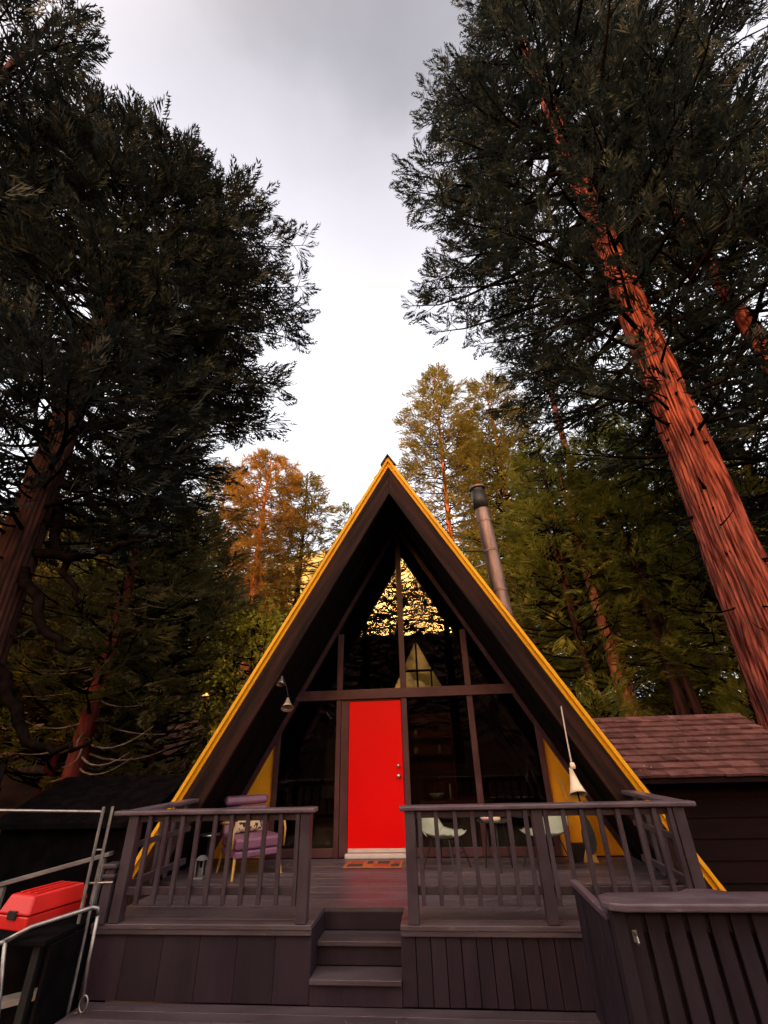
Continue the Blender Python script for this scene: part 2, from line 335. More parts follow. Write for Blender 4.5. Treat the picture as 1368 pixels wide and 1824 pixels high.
cabin = thing('a_frame_cabin', 'A-frame cabin with yellow roof edges, glazed gable and red front door', 'cabin', (XC, 0, 0))
def cab(o):
    o.parent = cabin; o.matrix_parent_inverse = Matrix.Translation((-XC, 0, 0)); return o
for s in (1, -1):
    panel = cab(MB().prism_y(rake(s, .015, .268, -.55), -1.40, 7.55).build('roof_panel', 'roofing'))
    cab(MB().prism_y(rake(s, .270, .290, -.50), -1.39, 7.5).build('soffit', 'soffit'))
    cab(MB().prism_y(rake(s, .0, .078, -.55), -1.475, -1.43).build('fascia_board', 'yellow_right' if s > 0 else 'yellow_left', bevel=.004))
    cab(MB().prism_y(rake(s, -.014, .030, -.55), -1.515, -1.478).build('fascia_trim', 'yellow_right' if s > 0 else 'yellow_left', bevel=.004))
    cab(MB().prism_y(rake(s, .081, .345, -.5), -1.465, -1.395).build('barge_rafter', 'barge_right' if s > 0 else 'barge_left', bevel=.008))
    cab(MB().prism_y(rake(s, .292, .335, -.5), -.76, -.69).build('rafter', 'soffit', bevel=.004))
    cab(MB().prism_y(rake(s, .292, .36, 0.0), -.065, .05).build('rake_trim', 'frame', bevel=.004))
    for yy in (1.5, 3.0, 4.5, 6.0):
        cab(MB().prism_y(rake(s, .292, .42, 0.0), yy, yy + .08).build('rafter', 'inner'))
    # shingles on the slope, joined: seen only edge-on
    m = MB(); rr = random.Random(11 + s)
    ux, uz = CS * s, -math.sin(math.atan(K)); nxx, nzz = math.sin(math.atan(K)) * s, CS
    L = (ZA + .5) / math.sin(math.atan(K))
    for i in range(int(L / .2)):
        y = -1.50 + rr.uniform(-.012, .012)
        while y < 7.5:
            w = rr.uniform(.22, .36); y1 = min(y + w - .006, 7.58)
            a = i * .2 + rr.uniform(-.008, .008) + .03; b_ = a + .25; h0 = .008; h1 = rr.uniform(.024, .036)
            P = lambda t, h, yy: (XC + ux * t + nxx * h, yy, ZA - 0.0 + uz * t + nzz * h)
            m.hexa([P(a, -.012, y), P(a, -.012, y1), P(b_, .004, y1), P(b_, .004, y), P(a, h0, y), P(a, h0, y1), P(b_, h1, y1), P(b_, h1, y)])
            y += w
    sh = cab(m.build('shingles', 'roofing')); sh['kind'] = 'stuff'
cab(MB().prism_y([(XC - .13, ZA - .145), (XC, ZA + .075), (XC + .13, ZA - .145), (XC + .115, ZA - .16), (XC, ZA + .045), (XC - .115, ZA - .16)][::-1], -1.56, 7.6).build('ridge_cap', 'black'))

# front wall
PL, PR = -1.975, 2.175
zpost = 5.32 - (2.075) * K
for s, xp, lb in ((-1, PL, 'yellow wall panel left of the glazing'), (1, PR, 'yellow wall panel right of the glazing')):
    xs = XC + s * sof(0.)
    xi = xp + s * .045
    zi = 5.32 - abs(xi - XC) * K
    p = [(xi, 0), (xs, 0), (xi, zi)] if s > 0 else [(xs, 0), (xi, 0), (xi, zi)]
    o = cab(MB().prism_y(p, -.01, .08).build('wall_panel', 'yellow_wall')); o['label'] = lb
    zt = 5.32 - (abs(xp - XC) - .03) * K - .12
    cab(MB().box(xp - .04, xp + .04, -.05, .06, 0, zt).build('wall_post', 'frame', bevel=.005))
    # side walls of the room behind, under the roof
cab(MB().box(-1.72, 1.92, -.075, .055, 2.105, 2.255).build('cross_beam', 'frame', bevel=.006))
MU = (-.97, .106, 1.18)
for x in MU:
    zt = 5.32 - abs(x - XC) * K - .26
    cab(MB().box(x - .048, x + .048, -.05, .045, 2.258, zt).build('mullion', 'frame', bevel=.005))
cab(MB().box(-.97 - .045, -.97 + .03, -.05, .045, 0, 2.102).build('mullion', 'frame', bevel=.005))
cab(MB().box(.106 - .046, .106 + .046, -.05, .045, 0, 2.102).build('mullion', 'frame', bevel=.005))
cab(MB().box(1.18 - .046, 1.18 + .046, -.05, .045, 0, 2.102).build('mullion', 'frame', bevel=.005))
cab(MB().box(-.935, -.812, -.03, .03, 0, 2.102).build('door_jamb', 'frame', bevel=.004))
cab(MB().box(-.81, .058, -.03, .03, 2.078, 2.102).build('door_head', 'frame', bevel=.003))
for a, b in ((PL + .042, -1.018), (.154, 1.132), (1.228, PR - .042)):
    cab(MB().box(a, b, -.045, .04, .0, .11).build('sill_rail', 'frame', bevel=.005))
# panes
def pane(poly): return cab(MB().prism_y(poly, -.006, .006).build('window_pane', 'glass'))
e = .13
def edge(z): return sof(z, e)
pane([(PL + .04, .11), (-1.015, .11), (-1.015, 2.105), (XC - edge(2.105), 2.105), (PL + .04, 5.32 - e - (XC - PL - .04) * K)])
pane([(.152, .11), (1.134, .11), (1.134, 2.105), (.152, 2.105)])
pane([(1.226, .11), (PR - .04, .11), (PR - .04, 5.32 - e - (PR - .04 - XC) * K), (XC + edge(2.105), 2.105), (1.226, 2.105)])
pane([(XC - edge(2.255), 2.255), (-1.018, 2.255), (-1.018, 5.32 - e - (XC + 1.018) * K)])
pane([(-.922, 2.255), (.058, 2.255), (.058, 5.32 - e - .042 * K), (-.922, 5.32 - e - (XC + .922) * K)])
pane([(.154, 2.255), (1.132, 2.255), (1.132, 5.32 - e - (1.132 - XC) * K), (.154, 5.32 - e - .054 * K)])
pane([(1.228, 2.255), (XC + edge(2.255), 2.255), (1.228, 5.32 - e - (1.228 - XC) * K)])
# door
door = cab(MB().box(-.806, .052, -.022, .022, .055, 2.074).build('door', 'door', bevel=.003))
o = cab(MB().box(-.800, .046, -.034, -.0225, .058, .105).build('door_sweep', 'sill', bevel=.003))
o = cab(MB().box(-.83, .07, -.11, .03, .0, .05).build('threshold', 'sill', bevel=.006))
for z, r, ln in ((.995, .032, .05), (1.13, .027, .022)):
    m = MB(); m.lathe([(.0, -.001), (r, 0), (r, .006), (r * .45, .010), (r * .42, ln * .4), (r * .8, ln * .6), (r * .9, ln * .85), (r * .5, ln), (0, ln + .001)], 20)
    m.v = [(x - .02, -.024 - zz_, y + z) for x, y, zz_ in m.v]
    k = m.build('door_knob' if z < 1.1 else 'deadbolt', 'metal', smooth=True); k.parent = door
# floor, rear wall, side
cab(MB().box(-2.9, 3.1, .08, 7.2, -.08, -.004).build('interior_floor', 'floorwood'))
wz = 3.08
cab(MB().prism_y([(XC - sof(0), 0), (XC + sof(0), 0), (XC + sof(wz), wz), (XC - sof(wz), wz)], 7.2, 7.3).build('rear_wall', 'inner'))
at_, ab_ = 4.62, .95
cab(MB().prism_y([(XC - sof(wz), wz), (XC - .80, wz), (XC, at_), (XC + .80, wz), (XC + sof(wz), wz), (XC, 5.32)], 7.2, 7.3).build('rear_gable', 'inner'))
cab(MB().prism_y([(XC - .80, wz), (XC + .80, wz), (XC, at_)], 7.24, 7.25).build('rear_pane', 'glass'))
cab(MB().box(XC - .03, XC + .03, 7.19, 7.235, wz, at_ - .02).build('rear_mullion', 'inner'))
cab(MB().box(XC - .50, XC + .50, 7.185, 7.230, 3.62, 3.69).build('rear_mullion', 'inner'))
for xm in (-.45, .45):
    cab(MB().box(XC + xm - .025, XC + xm + .025, 7.19, 7.235, wz, 3.62).build('rear_mullion', 'inner'))
# flue
fl = MB(); a = Vector((2.17, .6, 1.6)); b = Vector((1.90, .6, 6.28))
flue = cab(fl.tube([a, a.lerp(b, .4), a.lerp(b, .85), b], .150, 28).build('flue_pipe', 'pipe', smooth=True))
ax = (b - a).normalized()
for t in (.52, .70, .845):
    p = a.lerp(b, t); cab(MB().tube([p - ax * .022, p + ax * .022], .158, 28).build('flue_band', 'pipe'))
cab(MB().tube([b - ax * .42, b + ax * .03], [.157, .157], 28).build('flue_collar', 'black', smooth=True))
cab(MB().tube([b + ax * .035, b + ax * .09, b + ax * .095], [.138, .138, .138], 28).build('flue_screen', 'black'))
cab(MB().tube([b + ax * .10, b + ax * .135, b + ax * .15], [.178, .178, .11], 28).build('flue_cap', 'pipe'))
pb = a.lerp(b, .70)
cab(MB().tube([pb, pb + Vector((-1.35, -.25, .02))], .014, 8).build('flue_strut', 'black'))
pb = a.lerp(b, .655)
cab(MB().tube([pb, pb + Vector((-1.15, .3, -.25))], .014, 8).build('flue_strut', 'galv'))

# ------------------------------------------------------------------ upper deck
DY = -2.84; NX0, NX1 = -.60, .18; LZ = -.51
deck = thing('wooden_deck', 'dark grey painted raised deck with steps in front of the cabin', 'deck', (0, DY, LZ))
def dk(o): o.parent = deck; o.matrix_parent_inverse = Matrix.Translation((0, -DY, -LZ)); return o
rr = random.Random(5)
y = DY - .02
i = 0
while y < -.080:
    y1 = min(y + .125 + (.02 if i == 0 else 0), -.078)
    x0, x1 = (-2.66, 2.90) if y < -1.38 else (-2.93, 3.12)
    if y1 <= DY + .51:
        spans = [(x0, NX0), (NX1, x1)]
    else: spans = [(x0, x1)]
    for a_, b_ in spans:
        dz = rr.uniform(-.0015, .0015)
        dk(MB().box(a_, b_, y, y1 - .004, -.038, dz).build('deck_board', 'deck', bevel=.006 if i == 0 else .003))
    y = y1; i += 1
for a_, b_ in ((-2.655, NX0 - .004), (NX1 + .004, 2.895)):
    dk(MB().box(a_, b_, DY - .012, DY + .03, -.075, -.039).build('edge_trim', 'deck', bevel=.004))
x = -2.645
while x < NX0 - .02:
    x1 = min(x + .345, NX0)
    dk(MB().box(x, x1 - .003, DY + .012 + rr.uniform(0, .002), DY + .034, LZ + .004, -.076).build('skirt_plank', 'skirt', bevel=.002)); x = x1
x = NX1
while x < 2.88:
    x1 = min(x + .128, 2.885)
    off = rr.choice((0, 0, .004, .007))
    dk(MB().box(x, x1 - .006, DY + .008 + off, DY + .034, LZ + .004, -.076).build('skirt_plank', 'skirt', bevel=.004)); x = x1
dk(MB().box(-2.62, 2.86, DY + .05, DY + .06, LZ, -.05).build('skirt_backing', 'black')) if False else None
for xs_, s in ((NX0, -1), (NX1, 1)):
    dk(MB().box(min(xs_, xs_ + s * .03), max(xs_, xs_ + s * .03), DY + .036, DY + .50, LZ + .004, -.040).build('stringer', 'skirt', bevel=.003))
dk(MB().box(-2.66, -2.63, DY + .04, -1.45, LZ + .004, -.04).build('side_skirt', 'skirt'))
dk(MB().box(2.86, 2.89, DY + .04, -1.45, LZ + .004, -.04).build('side_skirt', 'skirt'))
for k in range(3):
    yb = DY + .50 - .25 * k
    z0 = -.17 * (k + 1)
    dk(MB().box(NX0 + .002, NX1 - .002, yb, yb + .02, z0 + .004, z0 + .17 - (.04 if k else .039)).build('riser', 'skirt', bevel=.002))
    if k < 2:
        dk(MB().box(NX0 + .002, NX1 - .002, yb - .25 - .028, yb - .002, z0 - .037, z0).build('tread', 'deck', bevel=.006))

# lower platform
low = MB(); lower = bpy.data.objects.new('lower_deck', None); COL.objects.link(lower); structure(lower)
y = DY + .0
while y > -9.5:
    o = MB().box(-2.56, 4.6, y - .136, y, LZ - .04, LZ + rr.uniform(-.001, .001)).build('deck_board', 'deck', bevel=.003); o.parent = lower
    y -= .141

# ------------------------------------------------------------------ railings
RH = .857
def baluster_mesh():
    m = MB().box(-.019, .019, -.019, .019, .13, RH - .045)
    me = bpy.data.meshes.new('baluster'); me.from_pydata(m.v, [], m.f); me.materials.append(MT['rail']); return me
BME = baluster_mesh()
def add_baluster(par, loc, inv, tilt=0):
    o = bpy.data.objects.new('baluster', BME); COL.objects.link(o); o.location = Vector(loc) - inv; o.parent = par
    o.rotation_euler = (random.uniform(-.006, .006), random.uniform(-.008, .008), random.uniform(-.03, .03))
    b = o.modifiers.new('bevel', 'BEVEL'); b.width = .003; b.segments = 1
    return o
def part(o, par):
    o.parent = par; o.matrix_parent_inverse = Matrix.Translation(-par.location); return o
yr = DY + .03          # rail line
lr = thing('deck_railing', 'grey front railing left of the steps with ten balusters', 'railing', (-1.6, yr, 0))
part(MB().box(-2.66, -.605, yr - .085, yr + .06, RH - .04, RH).build('cap_rail', 'rail_cap', bevel=.012, seg=3), lr)
part(MB().box(-2.40, -.76, yr - .022, yr + .018, RH - .10, RH - .042).build('top_rail', 'rail', bevel=.004), lr)
part(MB().box(-2.40, -.76, yr - .022, yr + .018, .195, .255).build('bottom_rail', 'rail', bevel=.004), lr)
for x in (-2.45, -.70): part(MB().box(x - .05, x + .05, yr - .055, yr + .045, .003, RH - .041).build('post', 'rail', bevel=.006), lr)
for k in range(10): add_baluster(lr, (-2.27 + k * .1665, yr - .043, 0), lr.location)
rl = thing('deck_railing', 'grey front railing right of the steps with a post midway', 'railing', (1.5, yr, 0))
part(MB().box(.205, 2.875, yr - .085, yr + .06, RH - .04, RH).build('cap_rail', 'rail_cap', bevel=.012, seg=3), rl)
part(MB().box(.35, 2.68, yr - .022, yr + .018, RH - .10, RH - .042).build('top_rail', 'rail', bevel=.004), rl)
part(MB().box(.35, 2.68, yr - .022, yr + .018, .195, .255).build('bottom_rail', 'rail', bevel=.004), rl)
for x in (.30, 1.475, 2.72): part(MB().box(x - .048, x + .048, yr - .055, yr + .045, .003, RH - .041).build('post', 'rail', bevel=.006), rl)
for x in (.395, .552, .724, .885, 1.053, 1.22, 1.372, 1.552, 1.71, 1.87, 2.03, 2.19, 2.35, 2.51, 2.635): add_baluster(rl, (x, yr - .043, 0), rl.location)
for s, xo, lb in ((-1, -2.53, 'short side railing running from the left deck corner to the roof'), (1, 2.78, 'short side railing running from the right deck corner to the roof')):
    t = thing('deck_railing', lb, 'railing', (xo, -2.1, 0))
    ye = -1.50
    part(MB().box(xo - .075, xo + .075, yr + .065, ye, RH - .041, RH - .001).build('cap_rail', 'rail_cap', bevel=.012, seg=3), t)
    part(MB().box(xo - .02, xo + .02, yr + .05, ye, .195, .255).build('bottom_rail', 'rail', bevel=.004), t)
    part(MB().box(xo - .02, xo + .02, yr + .05, ye, .52, .57).build('middle_rail', 'rail', bevel=.004), t)
    for k in range(5): add_baluster(t, (xo + s * .041, yr + .20 + k * .26, 0), t.location)
nw = thing('newel_post', 'short stubby grey newel post outside the left deck corner', 'post', (-2.56, yr - .02, 0))
part(MB().box(-2.615, -2.525, yr - .075, yr + .02, .0, .40).build('shaft', 'rail', bevel=.006), nw)
part(MB().box(-2.64, -2.50, yr - .10, yr + .045, .402, .44).build('cap', 'rail', bevel=.01), nw)
part(MB().box(-2.63, -2.51, yr - .09, yr + .035, .33, .36).build('collar', 'rail', bevel=.006), nw)

# ------------------------------------------------------------------ lower fence at the right
FZ = .36
lf = thing('board_fence', 'dark vertical board fence with a wide cap at the lower right', 'fence', (3.0, -3.87, LZ))
part(MB().prism_z([(1.62, -3.90), (1.66, -3.97), (1.74, -4.0), (4.4, -4.0), (4.4, -3.70), (2.55, -3.70), (2.45, -3.63), (2.3, -3.62), (2.2, -3.70), (1.72, -3.72), (1.64, -3.78)], FZ, FZ + .045).build('cap_board', 'rail_cap', bevel=.012, seg=3), lf)
x = 1.76
part(MB().box(1.70, 4.4, -3.86, -3.82, FZ - .13, FZ - .003).build('top_rail', 'fence', bevel=.004), lf)
part(MB().box(1.70, 4.4, -3.86, -3.82, LZ + .08, LZ + .19).build('bottom_rail', 'fence', bevel=.004), lf)
part(MB().box(1.67, 1.755, -3.93, -3.84, LZ + .002, FZ - .003).build('post', 'fence', bevel=.006), lf)
k = 0
while x < 4.35:
    part(MB().box(x, x + .098, -3.885 - .0, -3.862, LZ + .02, FZ - .012).build('fence_board', 'fence', bevel=.004), lf)
    x += .132; k += 1
x = 1.84
while x < 4.3:
    part(MB().box(x - .02, x + .105, -3.818, -3.796, LZ + .02, FZ - .012).build('fence_board', 'fence', bevel=.003), lf); x += .132
sf = thing('board_fence', 'dark side fence panel joining the deck front to the capped fence', 'fence', (1.70, -3.4, LZ))
x = DY - .05
for k in range(8):
    part(MB().box(1.675, 1.70, x - .108, x, LZ + .004, .27).build('fence_board', 'fence', bevel=.003), sf); x -= .112
part(MB().box(1.66, 1.72, -3.80, DY - .035, .272, .31).build('cap_board', 'rail_cap', bevel=.006), sf)
hk = thing('hook', 'small pale metal hook screwed to the end of the capped fence', 'hook', (1.80, -3.90, .22))
part(MB().box(1.785, 1.815, -3.893, -3.886, .19, .25).build('plate', 'galv', bevel=.002), hk)
part(MB().tube([(1.80, -3.893, .235), (1.80, -3.925, .225), (1.80, -3.935, .20), (1.80, -3.92, .185), (1.80, -3.91, .19)], .006, 8).build('claw', 'galv'), hk)

# ------------------------------------------------------------------ shed at the right
shed = thing('garden_shed', 'low dark shed with brown shingle roof right of the cabin', 'shed', (5, 1.2, -.95))
RY, RZ, EY, EZ = 2.0, 1.78, .22, .90
SX0, SX1 = 3.50, 6.32
sl = Vector((0, EY - RY, EZ - RZ)); slen = sl.length; su = sl / slen; sn = Vector((0, su.z, -su.y)); sn = -sn if sn.z < 0 else sn
rp = part(MB().hexa([(SX0, RY, RZ - .09), (SX1, RY, RZ - .09), (SX1, EY, EZ - .09), (SX0, EY, EZ - .09), (SX0, RY, RZ), (SX1, RY, RZ), (SX1, EY, EZ), (SX0, EY, EZ)]).build('roof', 'siding'), shed)
NR = 10; ex = (slen + .04) / NR
for i in range(NR):
    x = SX0 - rr.uniform(0, .25)
    while x < SX1:
        w = rr.uniform(.19, .30); x0, x1 = max(x, SX0 - .02), min(x + w - .004, SX1 + .03)
        if x1 - x0 > .03:
            a_ = i * ex - .02; b_ = a_ + ex + .012 + rr.uniform(-.006, .012); h1 = rr.uniform(.034, .050)
            P = lambda t, h, xx: tuple(Vector((xx, RY, RZ)) + su * t + sn * h)
            o = MB().hexa([P(a_, .002, x0), P(b_, .004, x0), P(b_, .004, x1), P(a_, .002, x1), P(a_, .008, x0), P(b_, h1, x0), P(b_, h1, x1), P(a_, .008, x1)]).build('shingle', 'shingle')
            o.parent = rp
        x += w
m = MB().hexa([(SX0, RY + 1.7, EZ - .09), (SX1, RY + 1.7, EZ - .09), (SX1, RY + .004, RZ - .095), (SX0, RY + .004, RZ - .095), (SX0, RY + 1.7, EZ), (SX1, RY + 1.7, EZ), (SX1, RY + .004, RZ), (SX0, RY + .004, RZ)])
part(m.build('rear_roof', 'shingle'), shed)
x = SX0
while x < SX1:
    w = rr.uniform(.22, .3); x1 = min(x + w - .005, SX1 + .02)
    o = MB().hexa([(x, RY - .1, RZ - .02), (x1, RY - .1, RZ - .02), (x1, RY + .1, RZ - .02), (x, RY + .1, RZ - .02), (x, RY - .02, RZ + .035), (x1, RY - .02, RZ + .035), (x1, RY + .02, RZ + .035), (x, RY + .02, RZ + .035)]).build('ridge_shingle', 'shingle')
    o.parent = rp; x += w
part(MB().box(SX0 + .1, SX1 - .1, .62, 3.4, -.95, .80).build('wall', 'siding'), shed)
z = -.93
while z < .80:
    part(MB().hexa([(SX0 + .08, .585, z), (SX1 - .08, .585, z), (SX1 - .08, .618, z), (SX0 + .08, .618, z), (SX0 + .08, .608, z + .27), (SX1 - .08, .608, z + .27), (SX1 - .08, .618, z + .27), (SX0 + .08, .618, z + .27)]).build('siding_board', 'siding'), shed); z += .255
for s in (0, 1):
    xg = SX0 + .1 if s == 0 else SX1 - .14
    part(MB().prism_x([(.64, .802), (3.38, .802), (RY, RZ - .12)], xg, xg + .04).build('gable', 'siding'), shed)

# ------------------------------------------------------------------ dark outbuilding at the left
ob = thing('outbuilding', 'low black-roofed outbuilding among the trees at the left', 'shed', (-6.2, 2.4, -.95))
part(MB().prism_x([(1.0, .35), (2.6, 1.02), (4.2, .35), (4.2, .27), (2.6, .93), (1.0, .27)], -7.6, -4.7).build('roof', 'dark_roof'), ob)
part(MB().box(-7.5, -4.8, 1.2, 4.0, -.95, .29).build('wall', 'dark_roof'), ob)
for s in (-7.5, -4.84): part(MB().prism_x([(1.2, .292), (4.0, .292), (2.6, .90)], s, s + .04).build('gable', 'dark_roof'), ob)
pf = thing('fence_panel', 'dark wooden fence panel at the far left edge', 'fence', (-6.3, -.9, -.95))
for k in range(6): part(MB().box(-6.75 + k * .15, -6.61 + k * .15, -.92 - .0, -.90, -.95, 1.32 - .02 * (k % 2)).build('fence_board', 'dark_roof'), pf)
part(MB().box(-6.75, -5.87, -.898, -.85, .9, 1.0).build('rail', 'dark_roof'), pf)

# ------------------------------------------------------------------ things on the deck
mat = thing('doormat', 'orange woven doormat with dark and red squares before the door', 'doormat', (-.36, -.50, .002))
part(MB().box(-.745, .03, -.71, -.31, .003, .012).build('base', 'mat_frame', bevel=.003), mat)
for k, (a_, b_, mm) in enumerate(((-.70, -.50, 'mat_dark'), (-.48, -.36, 'mat_frame'), (-.34, -.14, 'mat_red'), (-.12, -.01, 'mat_dark'))):
    part(MB().box(a_, b_, -.665, -.52, .0125, .016).build('pattern_block', mm), mat)
    part(MB().box(a_ + .03, b_ - .01, -.50, -.355, .0125, .016).build('pattern_block', ('mat_red', 'mat_dark', 'mat_dark', 'mat_red')[k]), mat)

def cushion_box(w, d, h, r=.04): return MB().box(-w / 2, w / 2, -d / 2, d / 2, 0, h)
ch = thing('armchair', 'purple vinyl armchair with a rolled headrest on the deck', 'armchair', (-1.93, -.92, 0), R(41)); ch.scale = (1.14, 1.12, .93)
MB().box(-.27, .27, -.26, .26, .30, .44).build('seat', 'purple', ch, bevel=.035, seg=4)
o = MB().box(-.27, .27, -.045, .045, 0, .34).build('backrest', 'purple', ch, bevel=.03, seg=4); o.location = (0, .26, .42); o.rotation_euler = (R(-9), 0, 0)
o = MB().box(-.275, .275, -.07, .05, 0, .125).build('headrest', 'purple', ch, bevel=.045, seg=4); o.location = (0, .315, .765); o.rotation_euler = (R(-9), 0, 0)
MB().box(-.265, .265, -.255, .255, .215, .298).build('apron', 'purple', ch, bevel=.02, seg=3)
for sx in (-1, 1):
    for sy in (-1, 1): MB().tube([(sx * .25, sy * .22, .26), (sx * .275, sy * .27, 0)], [.016, .011], 10).build('leg', 'gold', ch)
    MB().tube([(sx * .30, -.24, .30), (sx * .305, -.245, .50), (sx * .305, -.21, .575), (sx * .305, -.1, .60), (sx * .305, .22, .57), (sx * .29, .30, .56)], [.012, .012, .014, .016, .016, .012], 10).build('armrest', 'gold', ch, smooth=True)
pil = thing('throw_pillow', 'cream pillow with black pattern leaning in the purple armchair', 'pillow', (-2.03, -.80, .44), R(41))
m = MB()
N = 10
for side in (1, -1):
    vs = []
    for j in range(N + 1):
        for i in range(N + 1):
            u_, v_ = i / N * 2 - 1, j / N * 2 - 1
            t_ = (1 - u_ ** 4) * (1 - v_ ** 4)
            vs.append((u_ * .23 * (1 - .08 * (1 - abs(v_))), side * .07 * t_ ** .6, (v_ * .17 * (1 - .08 * (1 - abs(u_)))) + .17))
    fs = [(j * (N + 1) + i, j * (N + 1) + i + 1, (j + 1) * (N + 1) + i + 1, (j + 1) * (N + 1) + i) for j in range(N) for i in range(N)]
    m.add(vs, fs if side < 0 else [f[::-1] for f in fs])
pil.scale = (.85, .85, .70); pil.location.z = .415
o = m.build('cover', 'cushion', pil, smooth=True); o.rotation_euler = (R(-14), 0, 0)

def shell_chair(label, x, y, rz):
    t = thing('shell_chair', label, 'chair', (x, y, 0), rz, 'mint shell chairs on the deck'); t.scale = (1, 1.08, .84)
    nu, nv = 14, 20
    vs = []
    for sgn in (0, 1):
        for j in range(nv + 1):
            v_ = j / nv
            if v_ < .5:
                s_ = v_ / .5; yy = -.22 + .42 * s_; zz_ = .425 - .045 * math.sin(math.pi * min(1, s_ * 1.05)); wd = .20 + .05 * math.sin(math.pi * s_ * .8)
            else:
                s_ = (v_ - .5) / .5; yy = .20 + .13 * s_ + .03 * math.sin(s_ * math.pi); zz_ = .42 + .31 * s_ ; wd = .245 - .075 * s_ ** 2
            for i in range(nu + 1):
                u_ = i / nu * 2 - 1
                rim = .075 * abs(u_) ** 3
                if v_ < .5: p = (u_ * wd, yy, zz_ + rim * (1 if v_ > .06 else .6))
                else: p = (u_ * wd, yy - rim * 1.5, zz_ + .02 * (1 - u_ * u_))
                vs.append((p[0], p[1] + sgn * (.008 if v_ > .5 else 0), p[2] - sgn * .010))
    n1 = (nv + 1) * (nu + 1); fs = []
    for j in range(nv):
        for i in range(nu):
            a_ = j * (nu + 1) + i; f = (a_, a_ + 1, a_ + nu + 2, a_ + nu + 1); fs.append(f); fs.append(tuple(q + n1 for q in f[::-1]))
    for i in range(nu):
        fs.append((i + n1, i + 1 + n1, i + 1, i)); a_ = nv * (nu + 1) + i; fs.append((a_, a_ + 1, a_ + 1 + n1, a_ + n1))
    for j in range(nv):
        a_ = j * (nu + 1); b_ = a_ + nu + 1; fs.append((a_, b_, b_ + n1, a_ + n1)); a_ += nu; b_ += nu; fs.append((b_, a_, a_ + n1, b_ + n1))
    MB().add(vs, fs).build('shell', 'mint', t, smooth=True)
    for sx in (-1, 1):
        for sy in (-1, 1): MB().tube([(sx * .12, sy * .12 - .02, .375), (sx * .21, sy * .21 - .02, 0)], .0085, 8).build('leg', 'black', t)
    MB().tube([(-.16, -.18, .19), (.16, -.18, .19)], .006, 6).build('stretcher', 'black', t)
    return t
shell_chair('mint shell chair nearest the red door', .60, -.72, R(58))
shell_chair('mint shell chair next to the right yellow wall', 1.90, -.72, R(-58))

st = thing('side_table', 'small round dark side table between the mint chairs', 'table', (1.27, -.82, 0))
MB().lathe([(0, .492), (.205, .492), (.222, .498), (.224, .512), (.215, .512), (.205, .502), (0, .502)], 32).build('top', 'black', st, smooth=True)
for k in range(3):
    an = k * 2.094 + .5; MB().tube([(.12 * math.cos(an), .12 * math.sin(an), .49), (.19 * math.cos(an), .19 * math.sin(an), 0)], .010, 8).build('leg', 'black', st)
dsh = thing('dish', 'small pink dish on the round side table', 'dish', (1.16, -.86, .503)); MB().lathe([(0, 0), (.04, 0), (.065, .03), (.068, .05), (.060, .05), (.055, .03), (0, .012)], 20).build('bowl', 'pink', dsh, smooth=True)
fig = thing('figurine', 'small cream ceramic figurine on the round side table', 'figurine', (1.29, -.84, .503))
MB().lathe([(0, 0), (.055, 0), (.06, .03), (.045, .07), (.025, .10), (.030, .12), (.036, .14), (.028, .165), (0, .175)], 18).build('body', 'cream', fig, smooth=True)
o = MB().lathe([(0, 0), (.028, .01), (.034, .035), (.02, .06), (0, .065)], 14).build('head', 'cream', fig, smooth=True); o.location = (.03, -.01, .03)

# bells
def bell(name, label, x, y, ztop, zbell, h, r, matn, tilt, cord_mat='black', group=None):
    t = thing(name, label, 'bell', (x, y, zbell), 0, group)
    prof = [(.0, h), (r * .18, h), (r * .22, h * .9), (r * .34, h * .72), (r * .56, h * .40), (r * .82, h * .14), (r, 0), (r * .93, 0), (r * .75, h * .14), (r * .5, h * .38), (r * .28, h * .68), (0, h * .85)]
    o = MB().lathe(prof, 28).build('shell', matn, t, smooth=True); o.location = (0, 0, -h); o.rotation_euler = tilt
    top = Matrix.Rotation(tilt[0], 3, 'X') @ Matrix.Rotation(tilt[1], 3, 'Y') @ Vector((0, 0, 0))
    return t
b1 = bell('wind_bell', 'small brass bell hanging highest under the left roof edge', -1.59, -1.30, 2.5, 2.345, .13, .062, 'brass', (R(-24), 0, 0), group='brass bells')
MB().tube([(0, 0, -.005), (0, 0, .13)], .006, 6).build('chain', 'black', b1)
b2 = bell('wind_bell', 'larger brass bell hanging below the small one at the left', -1.46, -1.30, 2.1, 2.06, .165, .088, 'brass', (R(-28), R(-10), 0), group='brass bells')
MB().tube([(0, 0, -.01), (-.03, 0, .1), (-.09, 0, .24)], .005, 6).build('chain', 'black', b2)
b3 = bell('hanging_bell', 'cream conical bell on a long cord at the right roof edge', 2.205, -1.56, 1.8, 1.115, .29, .10, 'cream', (R(-24), 0, 0))
MB().tube([(-.006, 0, -.02), (-.004, 0, .3), (.012, .03, .66)], .0085, 8).build('cord', 'rope', b3)
MB().lathe([(.0, -.03), (.030, -.03), (.032, .0), (.026, .035), (0, .04)], 16).build('neck', 'cream', b3, smooth=True)
MB().tube([(.0, .06, -.12), (.03, .09, -.42), (.045, .09, -.50)], .010, 8).build('clapper_rod', 'black', b3)
o = MB().prism_y([(.045, -.48), (.085, -.56), (.115, -.66), (.118, -.76), (.095, -.84), (.05, -.87), (-.005, -.84), (-.03, -.76), (-.028, -.66), (.0, -.56)][::-1], .08, .10).build('clapper_sail', 'black', b3, bevel=.004)

